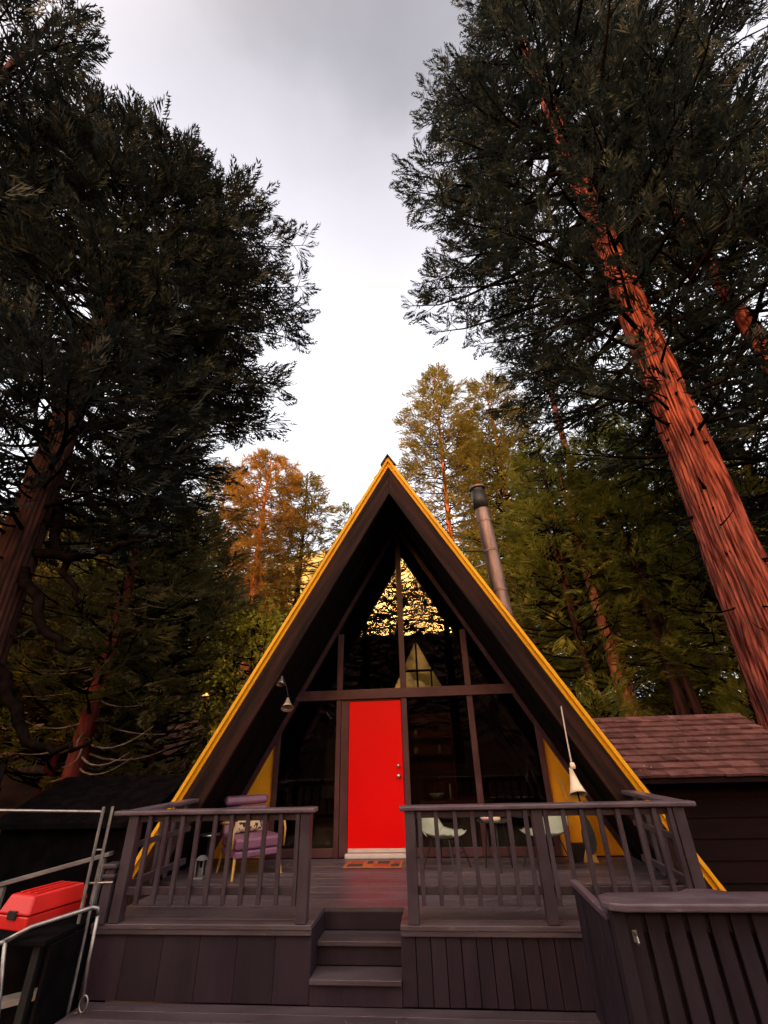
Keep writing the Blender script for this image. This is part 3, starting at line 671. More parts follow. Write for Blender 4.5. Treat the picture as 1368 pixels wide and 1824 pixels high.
# corner by the right yellow wall
bn = thing('bin', 'yellow bin with a dark base in the right corner', 'bin', (2.40, -.30, 0))
MB().prism_z([(-.12, -.10), (.12, -.10), (.12, .10), (-.12, .10)], .20, .60).build('body', 'yellow', bn, bevel=.01)
MB().prism_z([(-.125, -.105), (.125, -.105), (.125, .105), (-.125, .105)], .0, .198).build('base', 'black', bn, bevel=.01)
MB().prism_z([(-.13, -.11), (.13, -.11), (.13, .11), (-.13, .11)], .602, .625).build('lid', 'black', bn, bevel=.006)
br = thing('broom', 'broom with a yellow handle leaning in the right corner', 'broom', (2.45, -.42, 0))
MB().tube([(.03, 0, .16), (-.12, .30, .95)], .013, 8).build('handle', 'gold', br)
o = MB().hexa([(-.07, -.03, .0), (.12, -.05, .0), (.13, .02, .0), (-.06, .04, .0), (.0, -.02, .17), (.07, -.03, .17), (.08, .01, .17), (.01, .02, .17)]).build('bristles', 'gold', br, bevel=.004)

# left: little table with a lantern and jar
lt = thing('side_table', 'little round side table left of the purple armchair', 'table', (-2.48, -1.0, 0))
MB().lathe([(0, .405), (.115, .405), (.128, .412), (.128, .425), (.118, .425), (0, .418)], 28).build('top', 'metal', lt, smooth=True)
MB().tube([(0, 0, .0), (0, 0, .405)], .014, 10).build('stem', 'black', lt)
MB().lathe([(0, 0), (.095, 0), (.09, .012), (.02, .02), (0, .02)], 24).build('foot', 'black', lt)
ln = thing('lantern', 'grey framed lantern standing under the little side table', 'lantern', (-2.44, -1.22, 0))
for sx in (-1, 1):
    for sy in (-1, 1): MB().box(sx * .06 - .009, sx * .06 + .009, sy * .06 - .009, sy * .06 + .009, .025, .235).build('corner_post', 'greywood', ln)
MB().box(-.075, .075, -.075, .075, .0, .024).build('base', 'greywood', ln, bevel=.004)
MB().hexa([(-.08, -.08, .236), (.08, -.08, .236), (.08, .08, .236), (-.08, .08, .236), (-.03, -.03, .29), (.03, -.03, .29), (.03, .03, .29), (-.03, .03, .29)]).build('roof', 'greywood', ln)
MB().lathe([(0, .025), (.03, .025), (.03, .13), (0, .135)], 16).build('candle', 'greywood', ln); ln.scale = (.8, .8, .8)

# ------------------------------------------------------------------ things inside, behind the glass
it = thing('dining_table', 'dark wooden table just inside the right-hand window', 'table', (.85, .75, 0))
MB().box(-.55, .55, -.33, .33, .60, .635).build('top', 'cabinet', it, bevel=.006)
for sx in (-1, 1):
    for sy in (-1, 1): MB().box(sx * .5 - .03, sx * .5 + .03, sy * .28 - .03, sy * .28 + .03, 0, .599).build('leg', 'cabinet', it)
bw = thing('bowl', 'pale bowl on the table inside the right-hand window', 'bowl', (.53, .58, .636)); MB().lathe([(0, 0), (.05, 0), (.10, .04), (.125, .085), (.115, .085), (.09, .045), (0, .015)], 24).build('shell', 'mint', bw, smooth=True)
cd = thing('candlestick', 'slim candlestick with a white candle on the indoor table', 'candlestick', (.755, .60, .636))
MB().lathe([(0, 0), (.04, 0), (.04, .01), (.01, .02), (.01, .09), (.02, .10), (0, .105)], 16).build('holder', 'brass', cd, smooth=True); MB().lathe([(0, .10), (.011, .10), (.011, .20), (0, .21)], 12).build('candle', 'cream', cd)
cb = thing('cupboard', 'tall dark red cupboard with open shelves inside the cabin', 'cupboard', (.45, 3.3, 0))
MB().box(-.5, .5, .16, .2, 0, 2.1).build('back', 'cabinet', cb); MB().box(-.5, -.46, -.2, .158, 0, 2.1).build('side_panel', 'cabinet', cb); MB().box(.46, .5, -.2, .158, 0, 2.1).build('side_panel', 'cabinet', cb)
for z in (.9, 1.25, 1.58, 1.9): MB().box(-.458, .458, -.19, .157, z, z + .03).build('shelf', 'cabinet', cb)
for sx in (0, 1): MB().box(-.457 + sx * .46, -.003 + sx * .46, -.205, -.185, .05, .88).build('cupboard_door', 'cabinet', cb, bevel=.006)
for k, (x, z, h, r, mm, lb) in enumerate(((-.33, 1.28, .13, .05, 'cream', 'cream jar on the middle cupboard shelf'), (-.32, 1.61, .16, .045, 'mint', 'pale mug on the upper cupboard shelf'), (.19, 1.28, .17, .04, 'mint', 'pale bottle on the middle cupboard shelf'))):
    j = thing('jar', lb, 'jar', (.45 + x, 3.25, z)); MB().lathe([(0, 0), (r, 0), (r * 1.05, h * .5), (r * .8, h * .8), (r * .5, h * .9), (r * .5, h), (0, h)], 16).build('body', mm, j, smooth=True)
ct = thing('coat', 'dark coat hanging inside the left window beside the door', 'coat', (-1.14, .45, .7))
m = MB(); rng = random.Random(2)
prof = [(.02, .92), (.06, .88), (.17, .82), (.20, .6), (.19, .35), (.22, .05), (.23, 0)]
n = 22; vs = []
for r_, z in prof:
    for j in range(n):
        an = 2 * math.pi * j / n; q = 1 + .16 * math.sin(5 * an + z * 4) * (1 - z) ; vs.append((r_ * q * math.cos(an) * .75, r_ * q * math.sin(an) * .5, z))
fs = [(i * n + j, i * n + (j + 1) % n, (i + 1) * n + (j + 1) % n, (i + 1) * n + j) for i in range(len(prof) - 1) for j in range(n)]
MB().add(vs, fs).build('cloth', 'cloth', ct, smooth=True)
MB().tube([(0, 0, .90), (0, 0, 1.0), (.03, 0, 1.04), (.05, 0, 1.01)], .006, 6).build('hanger', 'metal', ct)

# ------------------------------------------------------------------ clutter at the lower left
cart = thing('hand_cart', 'black flat cart with a bent metal tube handle at the lower left', 'cart', (-3.0, -3.0, -.9))
part(MB().box(-3.75, -2.70, -3.35, -2.35, -.02, .02).build('bed', 'dark_roof', bevel=.006), cart)
part(MB().tube([(-3.60, -3.42, -.08), (-3.30, -3.44, -.075), (-3.05, -3.42, .02), (-3.02, -3.40, .03)], .017, 10).build('handle_tube', 'galv', smooth=True), cart)
part(MB().tube([(-3.02, -3.40, .03), (-2.90, -3.30, .09), (-2.55, -3.05, .16), (-2.515, -3.03, .15), (-2.505, -3.02, .10)], .017, 10).build('handle_tube', 'galv', smooth=True), cart)
part(MB().tube([(-2.505, -3.02, .10), (-2.50, -3.02, -.2), (-2.47, -3.02, -.46)], .015, 10).build('leg', 'galv', smooth=True), cart)
part(MB().tube([(-3.02, -3.40, .03), (-2.96, -3.36, -.3), (-2.86, -3.33, -.78)], .015, 10).build('leg', 'galv', smooth=True), cart)
for xw in (-3.55, -2.85):
    m = MB(); m.lathe([(.05, -.03), (.13, -.03), (.14, 0), (.13, .03), (.05, .03)], 24); m.v = [(xw + z, -2.85 + x, -.24 + y) for x, y, z in m.v]
    part(m.build('wheel', 'black', smooth=False), cart)
m = MB(); ring = [(-2.455 + .035 * math.cos(t * math.pi / 8), -3.03, -.455 + .05 * math.sin(t * math.pi / 8)) for t in range(17)]
part(m.tube(ring, .007, 8, cap=False).build('tie_ring', 'galv', smooth=True), cart)
for xw in (-3.65, -2.8):
    part(MB().box(xw - .03, xw + .03, -3.3, -3.24, -.92, -.021).build('leg', 'black'), cart)
part(MB().box(-3.9, -2.69, -2.36, -2.32, -.95, -.021).build('shade_panel', 'dark_roof'), cart)  # added black sheet, stands in for the deep shade under the cart
part(MB().box(-2.70, -2.67, -3.3, -2.36, -.95, -.021).build('side_panel', 'dark_roof'), cart)  # second added sheet, closes the shaded side below the bed in black
tb = thing('storage_case', 'red plastic storage case lying on the black cart', 'case', (-3.16, -2.86, .022), R(-14))
MB().hexa([(-.19, -.29, 0), (.19, -.29, 0), (.19, .29, 0), (-.19, .29, 0), (-.185, -.285, .10), (.185, -.285, .10), (.185, .285, .10), (-.185, .285, .10)]).build('body', 'red_plastic', tb, bevel=.012)
lid = MB().hexa([(-.195, -.295, .104), (.195, -.295, .104), (.195, .295, .104), (-.195, .295, .104), (-.15, -.25, .235), (.15, -.25, .235), (.15, .25, .235), (-.15, .25, .235)]).build('lid', 'red_plastic', tb, bevel=.018, seg=3)
for xr in (-.09, 0, .09): MB().box(xr - .016, xr + .016, -.20, .20, .2355, .246).build('rib', 'red_plastic', lid, bevel=.004)
MB().box(-.05, .05, -.305, -.285, .075, .135).build('latch', 'black', tb, bevel=.004)
p1 = thing('plank', 'weathered grey plank leaning behind the red case', 'plank', (-3.3, -2.72, .3))
part(MB().hexa([(-3.95, -2.62, .20), (-3.0, -2.30, .40), (-3.0, -2.22, .40), (-3.95, -2.54, .20), (-3.95, -2.62, .24), (-3.0, -2.30, .44), (-3.0, -2.22, .44), (-3.95, -2.54, .24)]).build('board', 'greywood', bevel=.004), p1)
for xx, yy, zt in ((-3.9, -2.57, .205), (-3.06, -2.29, .385)): part(MB().box(xx - .03, xx + .03, yy - .02, yy + .02, -.92, zt).build('stake', 'greywood'), p1)
p2 = thing('plank', 'pale grey plank lying low under the tube handle', 'plank', (-2.95, -3.05, -.5))
part(MB().hexa([(-3.45, -3.18, -.52), (-2.72, -2.84, -.45), (-2.80, -2.70, -.45), (-3.53, -3.04, -.52), (-3.45, -3.18, -.48), (-2.72, -2.84, -.41), (-2.80, -2.70, -.41), (-3.53, -3.04, -.48)]).build('board', 'palewood', bevel=.004), p2)
for xx, yy in ((-3.35, -3.05), (-2.86, -2.83)): part(MB().box(xx - .05, xx + .05, yy - .05, yy + .05, -.95, -.52).build('block', 'greywood'), p2)
pg = thing('pipe_gate', 'metal pipe gate with a thin top rail left of the deck', 'gate', (-3.0, -2.9, -.9))
part(MB().tube([(-2.755, -2.93, .90), (-2.72, -2.93, -.9)], .014, 10).build('post', 'greywood'), pg)
part(MB().tube([(-2.68, -2.90, .90), (-2.655, -2.90, -.9)], .014, 10).build('post', 'galv'), pg)
part(MB().tube([(-3.95, -2.90, .885), (-2.76, -2.90, .857)], .012, 10).build('top_rail', 'galv'), pg)
part(MB().tube([(-2.745, -2.91, .55), (-2.675, -2.89, .55)], .008, 8).build('hinge', 'galv'), pg)
part(MB().tube([(-2.745, -2.91, .30), (-2.52, -2.88, .30)], .008, 8).build('hinge', 'galv'), pg)

# ------------------------------------------------------------------ trees
def tubes(P, Rd, s):
    """P (n,k,3), Rd (n,k) -> verts, quad faces"""
    n, k, _ = P.shape
    T = np.gradient(P, axis=1); T /= np.linalg.norm(T, axis=2, keepdims=True) + 1e-9
    ref = np.where(np.abs(T[..., 2:3]) > .92, np.array([1., 0, 0]), np.array([0, 0, 1.]))
    A = np.cross(T, ref); A /= np.linalg.norm(A, axis=2, keepdims=True) + 1e-9
    B = np.cross(T, A)
    an = np.arange(s) * 2 * np.pi / s
    V = P[:, :, None] + Rd[:, :, None, None] * (A[:, :, None] * np.cos(an)[None, None, :, None] + B[:, :, None] * np.sin(an)[None, None, :, None])
    ii = np.arange(n * k * s).reshape(n, k, s)
    F = np.stack([ii[:, :-1], np.roll(ii, -1, 2)[:, :-1], np.roll(ii, -1, 2)[:, 1:], ii[:, 1:]], -1).reshape(-1, 4)
    return V.reshape(-1, 3), F

def spray_proto(rs, kind):
    tri = []
    def leaf(b, d, nrm, L, w):
        d = d / np.linalg.norm(d); sd_ = np.cross(nrm, d); sd_ /= np.linalg.norm(sd_) + 1e-9
        tri.append([b - sd_ * w * .35, b + d * L * .45 + sd_ * w * .5 - 0 * b, b + d * L]); tri.append([b - sd_ * w * .35, b + d * L, b + d * L * .45 - sd_ * w * .5])
    if kind == 'cedar':
        Z = np.array([0, 0, 1.])
        for i in range(8):
            s_ = .06 + i * .115
            for sg in (-1, 1):
                if rs.rand() < .12: continue
                b = np.array([s_ + rs.uniform(-.03, .03), 0, .05 * math.sin(s_ * 3)])
                L = (.46 * (1 - s_) + .15) * rs.uniform(.75, 1.2); a_ = R(rs.uniform(28, 52))
                d = np.array([math.cos(a_), sg * math.sin(a_), rs.uniform(-.25, .18)])
                nn = Z + rs.uniform(-.6, .6, 3)
                leaf(b, d, nn, L, .062)
                if L > .26:
                    d2 = np.array([math.cos(a_ * .2), sg * math.sin(a_ * .2), rs.uniform(-.2, .2)]); leaf(b + d / np.linalg.norm(d) * L * .45, d2, nn, L * .55, .05)
        leaf(np.array([.85, 0, .03]), np.array([1., 0, .05]), Z, .22, .06)
    elif kind == 'pine':
        for i in range(26):
            d = rs.normal(size=3); d[0] = abs(d[0]) * .9 + .25; d /= np.linalg.norm(d)
            b = np.array([rs.uniform(0, .45), 0, 0]) ; nn = rs.normal(size=3)
            sd_ = np.cross(nn, d); sd_ /= np.linalg.norm(sd_)
            L = rs.uniform(.38, .6); w = .045
            tri.append([b - sd_ * w * .5, b + sd_ * w * .5, b + d * L])
    else:  # broad leaves
        for i in range(16):
            d = rs.normal(size=3); d[0] = abs(d[0]) + .2; d /= np.linalg.norm(d); b = rs.uniform(-.3, .3, 3) + np.array([.3, 0, 0]); leaf(b, d, rs.normal(size=3), rs.uniform(.22, .34), .17)
    return np.array(tri, dtype=np.float32)       # (t,3,3)

PROTO = {k: [spray_proto(np.random.RandomState(40 + i), k) for i in range(5)] for k in ('cedar', 'pine', 'broad')}

def sprays(pos, dr, nrm, size, kind, rs):
    out = []
    which = rs.randint(0, 5, len(pos))
    dr = dr / (np.linalg.norm(dr, axis=1, keepdims=True) + 1e-9)
    b = np.cross(nrm, dr); b /= np.linalg.norm(b, axis=1, keepdims=True) + 1e-9
    c = np.cross(dr, b)
    for w in range(5):
        m_ = which == w
        if not m_.any(): continue
        T = PROTO[kind][w].reshape(-1, 3)
        V = T[None, :, 0:1] * dr[m_][:, None] + T[None, :, 1:2] * b[m_][:, None] + T[None, :, 2:3] * c[m_][:, None]
        V = V * size[m_][:, None, None] + pos[m_][:, None]
        out.append(V.reshape(-1, 3))
    return np.concatenate(out)

def trunk_mesh(base, top, r0, r1, rs, seg=24, rings=40, flare=.35, bark=0.0, wob=.12):
    t = np.linspace(0, 1, rings)
    base = np.array(base, float); top = np.array(top, float); H = top[2] - base[2]
    P = base + (top - base) * t[:, None]
    P[:, 0] += wob * np.sin(t * 5 + rs.uniform(0, 6)) * t; P[:, 1] += wob * np.sin(t * 4 + rs.uniform(0, 6)) * t
    rad = r0 + (r1 - r0) * t ** .9 + r0 * flare * np.exp(-t * H / (1.4 * max(r0, .2) * 2))
    return P, rad

def bark_surface(P, rad, seg, ridges, depth, rs):
    k = len(P); an = np.arange(seg) * 2 * np.pi / seg
    z = P[:, 2]
    wob = np.zeros((k, seg))
    for q in range(4):
        wob += .45 * np.sin(z[:, None] * rs.uniform(.5, 2.2) + an[None] * rs.randint(1, 4) + rs.uniform(0, 6))
    ph = an[None] * ridges + wob * 1.6
    rid = np.abs(np.sin(ph * .5)) ** .6
    ph2 = an[None] * ridges * 2.3 + wob * 2.7 + z[:, None] * .8
    rid2 = np.abs(np.sin(ph2 * .5))
    brk = .5 + .5 * np.sin(z[:, None] * 3.1 + 4 * np.sin(an[None] * 3 + z[:, None] * .6))
    rr_ = rad[:, None] * (1 + depth * (rid * .7 + rid2 * .35 * brk - .6)) + rs.normal(0, .003, (k, seg))
    V = np.stack([P[:, 0:1] + rr_ * np.cos(an)[None], P[:, 1:2] + rr_ * np.sin(an)[None], np.repeat(z[:, None], seg, 1)], -1)
    ii = np.arange(k * seg).reshape(k, seg)
    F = np.stack([ii[:-1], np.roll(ii, -1, 1)[:-1], np.roll(ii, -1, 1)[1:], ii[1:]], -1).reshape(-1, 4)
    return V.reshape(-1, 3), F

def make_tree(name, label, base, H, r0, profile, zs, nb, kind='cedar', leaf='leaf_mid', bark='bark_dark', limb='limb', seed=1, top_off=(0, 0), size=.8, step=.34,
              e0=(-.1, .2), curve=.22, bark_detail=None, r1=.05, group='conifers around the cabin', sector=None, subdens=2.0, thin=1.0, cat='tree', dead=0, dead_range=None, inner=.28, deadmat='limb'):
    rs = np.random.RandomState(seed)
    root = thing(name, label, cat, base, 0, group)
    L0 = Vector(base)
    bx = np.array(base, float)
    P, rad = trunk_mesh((0, 0, 0), (top_off[0], top_off[1], H), r0, r1, rs, rings=int(max(24, H * (7 if bark_detail else 1.6))))
    if bark_detail:
        V, F = bark_surface(P, rad, bark_detail[0], bark_detail[1], bark_detail[2], rs)
    else:
        V, F = tubes(P[None], rad[None], 14)
    np_mesh('trunk', V, F, bark, root, smooth=True)
    zax = P[:, 2]
    hs, rads = zip(*profile); hs = np.array(hs); rads = np.array(rads)
    BP, BR, SP, SR, DP, DR = [], [], [], [], [], []
    pos, dr, nr = [], [], []
    for i in range(nb):
        h = zs + (H - zs) * ((i + rs.rand()) / nb) ** .92
        if h > H * .985: h = H * .985
        a = i * 2.39996 + rs.uniform(-.5, .5)
        Lb = np.interp(h, hs, rads) * rs.uniform(.62, 1.12)
        if sector is not None:
            Lb *= sector(a, h, rs)
        if Lb < .25: continue
        c = np.array([np.interp(h, zax, P[:, 0]), np.interp(h, zax, P[:, 1]), h])
        tr = np.interp(h, zax, rad)
        s_ = np.linspace(0, 1, 7)
        out = np.array([math.cos(a), math.sin(a), 0]); lat = np.array([-math.sin(a), math.cos(a), 0])
        e_ = rs.uniform(*e0); bend = rs.uniform(-.18, .18)
        pts = c + out * (tr * .6 + Lb * s_)[:, None] + lat * (Lb * bend * s_ ** 2 + .04 * Lb * np.sin(s_ * 7 + rs.uniform(0, 6)) * s_)[:, None]
        pts[:, 2] += Lb * (e_ * s_ + curve * s_ ** 2 * rs.uniform(.6, 1.4)) + .03 * Lb * np.sin(s_ * 6 + rs.uniform(0, 6)) * s_
        BP.append(pts); b0 = min(tr * .42, .018 + .013 * Lb); BR.append(b0 * (1 - .88 * s_) + .004)
        nsub = max(3, int(Lb * subdens))
        tang = pts[-1] - pts[-2]; tang = tang / np.linalg.norm(tang)
        if rs.rand() < thin:
            pos.append(pts[-1][None] - tang * .15); dr.append(tang[None]); nr.append(np.array([[0, 0, 1.]]) + rs.uniform(-.4, .4, (1, 3)))
        for j in range(nsub):
            q = inner + (1 - inner) * (j + rs.rand()) / nsub
            p = np.array([np.interp(q, s_, pts[:, d]) for d in range(3)])
            i0 = min(int(q * 6), 5); tg = pts[i0 + 1] - pts[i0]; tg = tg / np.linalg.norm(tg)
            sg = 1 if j % 2 else -1
            lt_ = np.cross([0, 0, 1.], tg); lt_ /= np.linalg.norm(lt_) + 1e-9
            an = R(rs.uniform(30, 70)) * sg
            d = tg * math.cos(an) + lt_ * math.sin(an) + np.array([0, 0, rs.uniform(-.15, .32)])
            d /= np.linalg.norm(d)
            ls = (.34 * Lb * (1.08 - q) + .28) * rs.uniform(.7, 1.2)
            s4 = np.linspace(0, 1, 4)
            sp = p + d * (ls * s4)[:, None]; sp[:, 2] += ls * .14 * s4 ** 2
            SP.append(sp); SR.append(.011 * (1 - .8 * s4) * (1 + ls * .5) + .002)
            ns = max(1, int(ls / step + .5))
            for k in range(ns):
                if rs.rand() > thin: continue
                t_ = (k + .7) / ns
                pos.append((p + d * ls * t_ * .9 + rs.normal(0, .05, 3))[None]); dd = d * .8 + out * .35 + rs.normal(0, .38, 3); dr.append(dd[None])
                nr.append(np.array([[0, 0, 1.]]) + rs.normal(0, .45, (1, 3)))
    if dead:
        for i in range(dead):
            h = rs.uniform(*(dead_range or (zs * .35, zs * 1.05))); a = rs.uniform(0, 6.28); Lb = rs.uniform(.6, 2.2)
            c = np.array([np.interp(h, zax, P[:, 0]), np.interp(h, zax, P[:, 1]), h]); tr = np.interp(h, zax, rad)
            s_ = np.linspace(0, 1, 7); out = np.array([math.cos(a), math.sin(a), 0]); lat = np.array([-out[1], out[0], 0])
            pts = c + out * (tr * .6 + Lb * s_)[:, None] + lat * (Lb * rs.uniform(-.25, .25) * s_ ** 2)[:, None]
            pts[:, 2] += Lb * (-.45 * s_ + rs.uniform(.2, .6) * s_ ** 2)
            DP.append(pts); DR.append((.010 + .007 * Lb) * (1 - .8 * s_) + .003)
    V1, F1 = tubes(np.array(BP), np.array(BR), 6)
    if SP:
        V2, F2 = tubes(np.array(SP), np.array(SR), 3); V1, F1 = np.concatenate([V1, V2]), np.concatenate([F1, F2 + len(V1)])
    np_mesh('branches', V1, F1, limb, root, smooth=True)['kind'] = 'stuff'
    if DP:
        V1, F1 = tubes(np.array(DP), np.array(DR), 6); np_mesh('dead_branches', V1, F1, deadmat, root, smooth=True)['kind'] = 'stuff'
    pos = np.concatenate(pos); dr = np.concatenate(dr); nr = np.concatenate(nr)
    sz = size * rs.uniform(.7, 1.25, len(pos))
    V = sprays(pos, dr, nr, sz, kind, rs)
    o = np_mesh('crown', V, np.arange(len(V)).reshape(-1, 3), leaf, root); o['kind'] = 'stuff'
    return root, len(V) // 3

NT = 0
def facing2(az, amt, lo, az2, amt2, hi2):
    f = facing(az, amt, lo)
    return lambda a, h, rs: f(a, h, rs) * (1 - (amt2 * max(0., math.cos(a - az2)) if h < hi2 else 0))
def facing(az, amt, lo=0):
    return lambda a, h, rs: 1 - amt * max(0., math.cos(a - az)) ** 1.2 * (1 if h > lo else .35)
def T_(*a, **k):
    global NT
    r_, n_ = make_tree(*a, **k); NT += n_; return r_

# the two giants
big_r = T_('cedar_tree', 'huge cedar with a thick red furrowed trunk rising behind the shed', (7.35, 2.05, -.95), 46, .60,
   [(7, 2.4), (10, 3.6), (14, 5.8), (18, 7.0), (23, 8.0), (31, 6.6), (38, 4.0), (46, .5)], 8.5, 245, leaf='leaf_near', bark='bark_red', seed=21, top_off=(.9, -.4), size=.70, step=.28,
   bark_detail=(280, 40, .21), dead=26, dead_range=(3.5, 11), subdens=2.2, e0=(-.25, .15), curve=.26, sector=facing(R(-126), .34))
big_l = T_('cedar_tree', 'huge dark cedar with spreading bare lower limbs at the left', (-7.5, -.45, -.95), 22.2, .50,
   [(6.5, 2.6), (8.5, 3.8), (11, 4.9), (14, 5.7), (17.5, 5.7), (20, 4.2), (21.3, 2.2), (22.2, .8)], 6.0, 270, leaf='leaf_left', bark='bark_dark', seed=5, top_off=(-.4, -.3), size=.74, step=.265,
   bark_detail=(160, 26, .14), dead=30, dead_range=(3.0, 8), subdens=2.6, e0=(-.2, .2), curve=.26, sector=facing2(R(-45), .62, 9, R(200), .5, 14))
T_('cedar_tree', 'cedar whose feathery tip rises in the top left corner', (-10.8, -3.9, -.95), 25.5, .35,
   [(9, 2.6), (15, 3.0), (20, 2.6), (23.5, 1.5), (25.5, .3)], 9, 90, leaf='leaf_left', bark='bark_dark', seed=44, size=.74, step=.32, subdens=2.2)
T_('cedar_tree', 'tall cedar with a red trunk at the far right edge', (11.3, 2.7, -.95), 30, .40,
   [(6, 3), (10, 4.5), (18, 5.0), (25, 3.5), (30, .4)], 5.5, 140, leaf='leaf_near', bark='bark_red', seed=33, size=.95, step=.42, subdens=1.9, dead=10, dead_range=(3, 8), e0=(-.3, .1), curve=.3)
T_('cedar_tree', 'slender dark cedar with a red trunk between the outbuilding and left giant', (-7.9, 3.2, -.95), 13.5, .26,
   [(2.5, 1.8), (5, 2.4), (8, 2.4), (11, 1.6), (13.5, .3)], 3.0, 130, leaf='leaf_dim', bark='bark_maroon', limb='limb', seed=8, size=.75, step=.32, subdens=2.4, deadmat='deadwood', dead=46, dead_range=(1.5, 7.5), thin=.85, sector=lambda a, h, rs: 1.0)
T_('cedar_tree', 'dense dark cedar filling the gap beside the left roof slope', (-7.3, 5.4, -.6), 9.6, .24,
   [(.6, 1.7), (3, 2.2), (5, 2.2), (7.5, 1.3), (9.6, .2)], .6, 150, leaf='leaf_dim', bark='bark_dark', seed=9, size=.75, step=.32, subdens=2.6)
# mid-distance, right
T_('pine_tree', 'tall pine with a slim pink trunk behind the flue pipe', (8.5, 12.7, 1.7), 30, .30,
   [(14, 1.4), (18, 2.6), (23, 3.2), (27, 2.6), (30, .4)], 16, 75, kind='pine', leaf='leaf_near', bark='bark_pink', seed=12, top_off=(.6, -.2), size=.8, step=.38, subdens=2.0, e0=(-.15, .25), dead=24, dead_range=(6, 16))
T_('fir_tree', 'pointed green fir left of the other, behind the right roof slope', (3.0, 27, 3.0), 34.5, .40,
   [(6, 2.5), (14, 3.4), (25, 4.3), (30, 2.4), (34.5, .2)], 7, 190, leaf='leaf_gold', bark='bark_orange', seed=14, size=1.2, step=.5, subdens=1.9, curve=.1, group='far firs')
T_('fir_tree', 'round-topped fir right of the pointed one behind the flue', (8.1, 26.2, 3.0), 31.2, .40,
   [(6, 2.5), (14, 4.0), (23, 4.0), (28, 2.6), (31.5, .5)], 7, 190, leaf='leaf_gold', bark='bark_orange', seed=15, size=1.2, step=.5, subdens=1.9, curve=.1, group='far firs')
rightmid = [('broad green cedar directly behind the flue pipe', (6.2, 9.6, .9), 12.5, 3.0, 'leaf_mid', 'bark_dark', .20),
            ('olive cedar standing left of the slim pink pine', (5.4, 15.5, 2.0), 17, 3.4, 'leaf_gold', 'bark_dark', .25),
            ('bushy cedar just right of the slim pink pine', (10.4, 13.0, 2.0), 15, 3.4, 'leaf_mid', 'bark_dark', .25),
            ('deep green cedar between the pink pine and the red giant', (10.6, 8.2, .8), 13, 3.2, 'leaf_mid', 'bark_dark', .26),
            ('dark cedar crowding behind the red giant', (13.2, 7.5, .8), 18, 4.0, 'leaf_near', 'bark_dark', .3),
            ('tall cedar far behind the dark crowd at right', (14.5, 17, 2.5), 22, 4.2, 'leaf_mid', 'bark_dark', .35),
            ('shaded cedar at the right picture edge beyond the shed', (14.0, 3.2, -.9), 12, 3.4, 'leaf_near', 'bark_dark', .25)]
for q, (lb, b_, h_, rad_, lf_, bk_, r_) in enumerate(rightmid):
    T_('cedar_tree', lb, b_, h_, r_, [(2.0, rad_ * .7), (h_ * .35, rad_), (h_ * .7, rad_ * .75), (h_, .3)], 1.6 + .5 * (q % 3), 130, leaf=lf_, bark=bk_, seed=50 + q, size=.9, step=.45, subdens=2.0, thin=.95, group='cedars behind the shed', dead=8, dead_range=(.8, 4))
trunks = [('thin charred trunk behind the left end of the shed roof', (6.25, 9.0, .8), 9, .13, 'bark_dark', (-.5, .2)),
          ('stout pink-brown trunk standing behind the shed ridge', (7.3, 9.6, .9), 12, .28, 'bark_pink', (-.3, .2)),
          ('pale slim trunk just right of the stout one behind the shed', (8.0, 11.6, 1.5), 12, .2, 'bark_pink', (.1, .2)),
          ('dark thick trunk behind the middle of the shed ridge', (8.4, 8.4, .7), 11, .24, 'bark_dark', (.2, .3)),
          ('leaning dark trunk nearest the red giant behind the shed', (8.75, 7.9, .6), 10, .15, 'bark_dark', (-.6, .4))]
for q, (lb, b_, h_, r_, bk_, to) in enumerate(trunks):
    T_('conifer', lb, b_, h_, r_, [(5, 1.0), (8, 1.8), (h_, .4)], 6.0, 26, leaf='leaf_mid', bark=bk_, seed=80 + q, top_off=to, size=.9, step=.5, subdens=1.4, dead=8, dead_range=(1, 6), group='trunks behind the shed')
# left, behind
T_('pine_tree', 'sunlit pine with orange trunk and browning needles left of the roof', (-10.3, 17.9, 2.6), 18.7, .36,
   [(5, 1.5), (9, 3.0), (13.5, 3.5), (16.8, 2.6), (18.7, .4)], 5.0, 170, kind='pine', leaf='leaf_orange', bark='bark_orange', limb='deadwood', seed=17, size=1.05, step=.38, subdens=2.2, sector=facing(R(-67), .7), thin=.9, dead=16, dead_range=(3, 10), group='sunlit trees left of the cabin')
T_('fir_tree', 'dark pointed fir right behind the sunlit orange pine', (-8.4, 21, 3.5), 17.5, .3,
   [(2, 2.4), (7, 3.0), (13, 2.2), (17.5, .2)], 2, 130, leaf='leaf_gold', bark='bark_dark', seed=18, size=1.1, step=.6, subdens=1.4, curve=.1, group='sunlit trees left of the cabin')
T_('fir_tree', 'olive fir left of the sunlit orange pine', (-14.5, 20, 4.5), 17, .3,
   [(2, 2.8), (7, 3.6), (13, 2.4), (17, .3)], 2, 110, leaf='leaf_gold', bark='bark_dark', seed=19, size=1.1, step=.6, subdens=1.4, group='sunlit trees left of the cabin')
T_('fir_tree', 'small fir tip peeking over the left roof slope', (-4.9, 21.6, 3.4), 14.9, .2,
   [(2, 2.0), (8, 1.6), (13, .8), (14.9, .1)], 3, 70, leaf='leaf_mid', bark='bark_dark', seed=20, size=.9, step=.6, subdens=1.4, curve=.1)
snag = thing('snag', 'broken orange snag standing beside the left roof slope', 'dead tree', (-7.68, 13.67, 1.95), 0)
V, F = tubes(np.array([[(0, 0, 0), (.1, 0, 3), (.2, .05, 5.2), (.24, .05, 6.05)]]), np.array([[.22, .2, .18, .15]]), 14); np_mesh('trunk', V, F, 'bark_orange', snag, smooth=True)
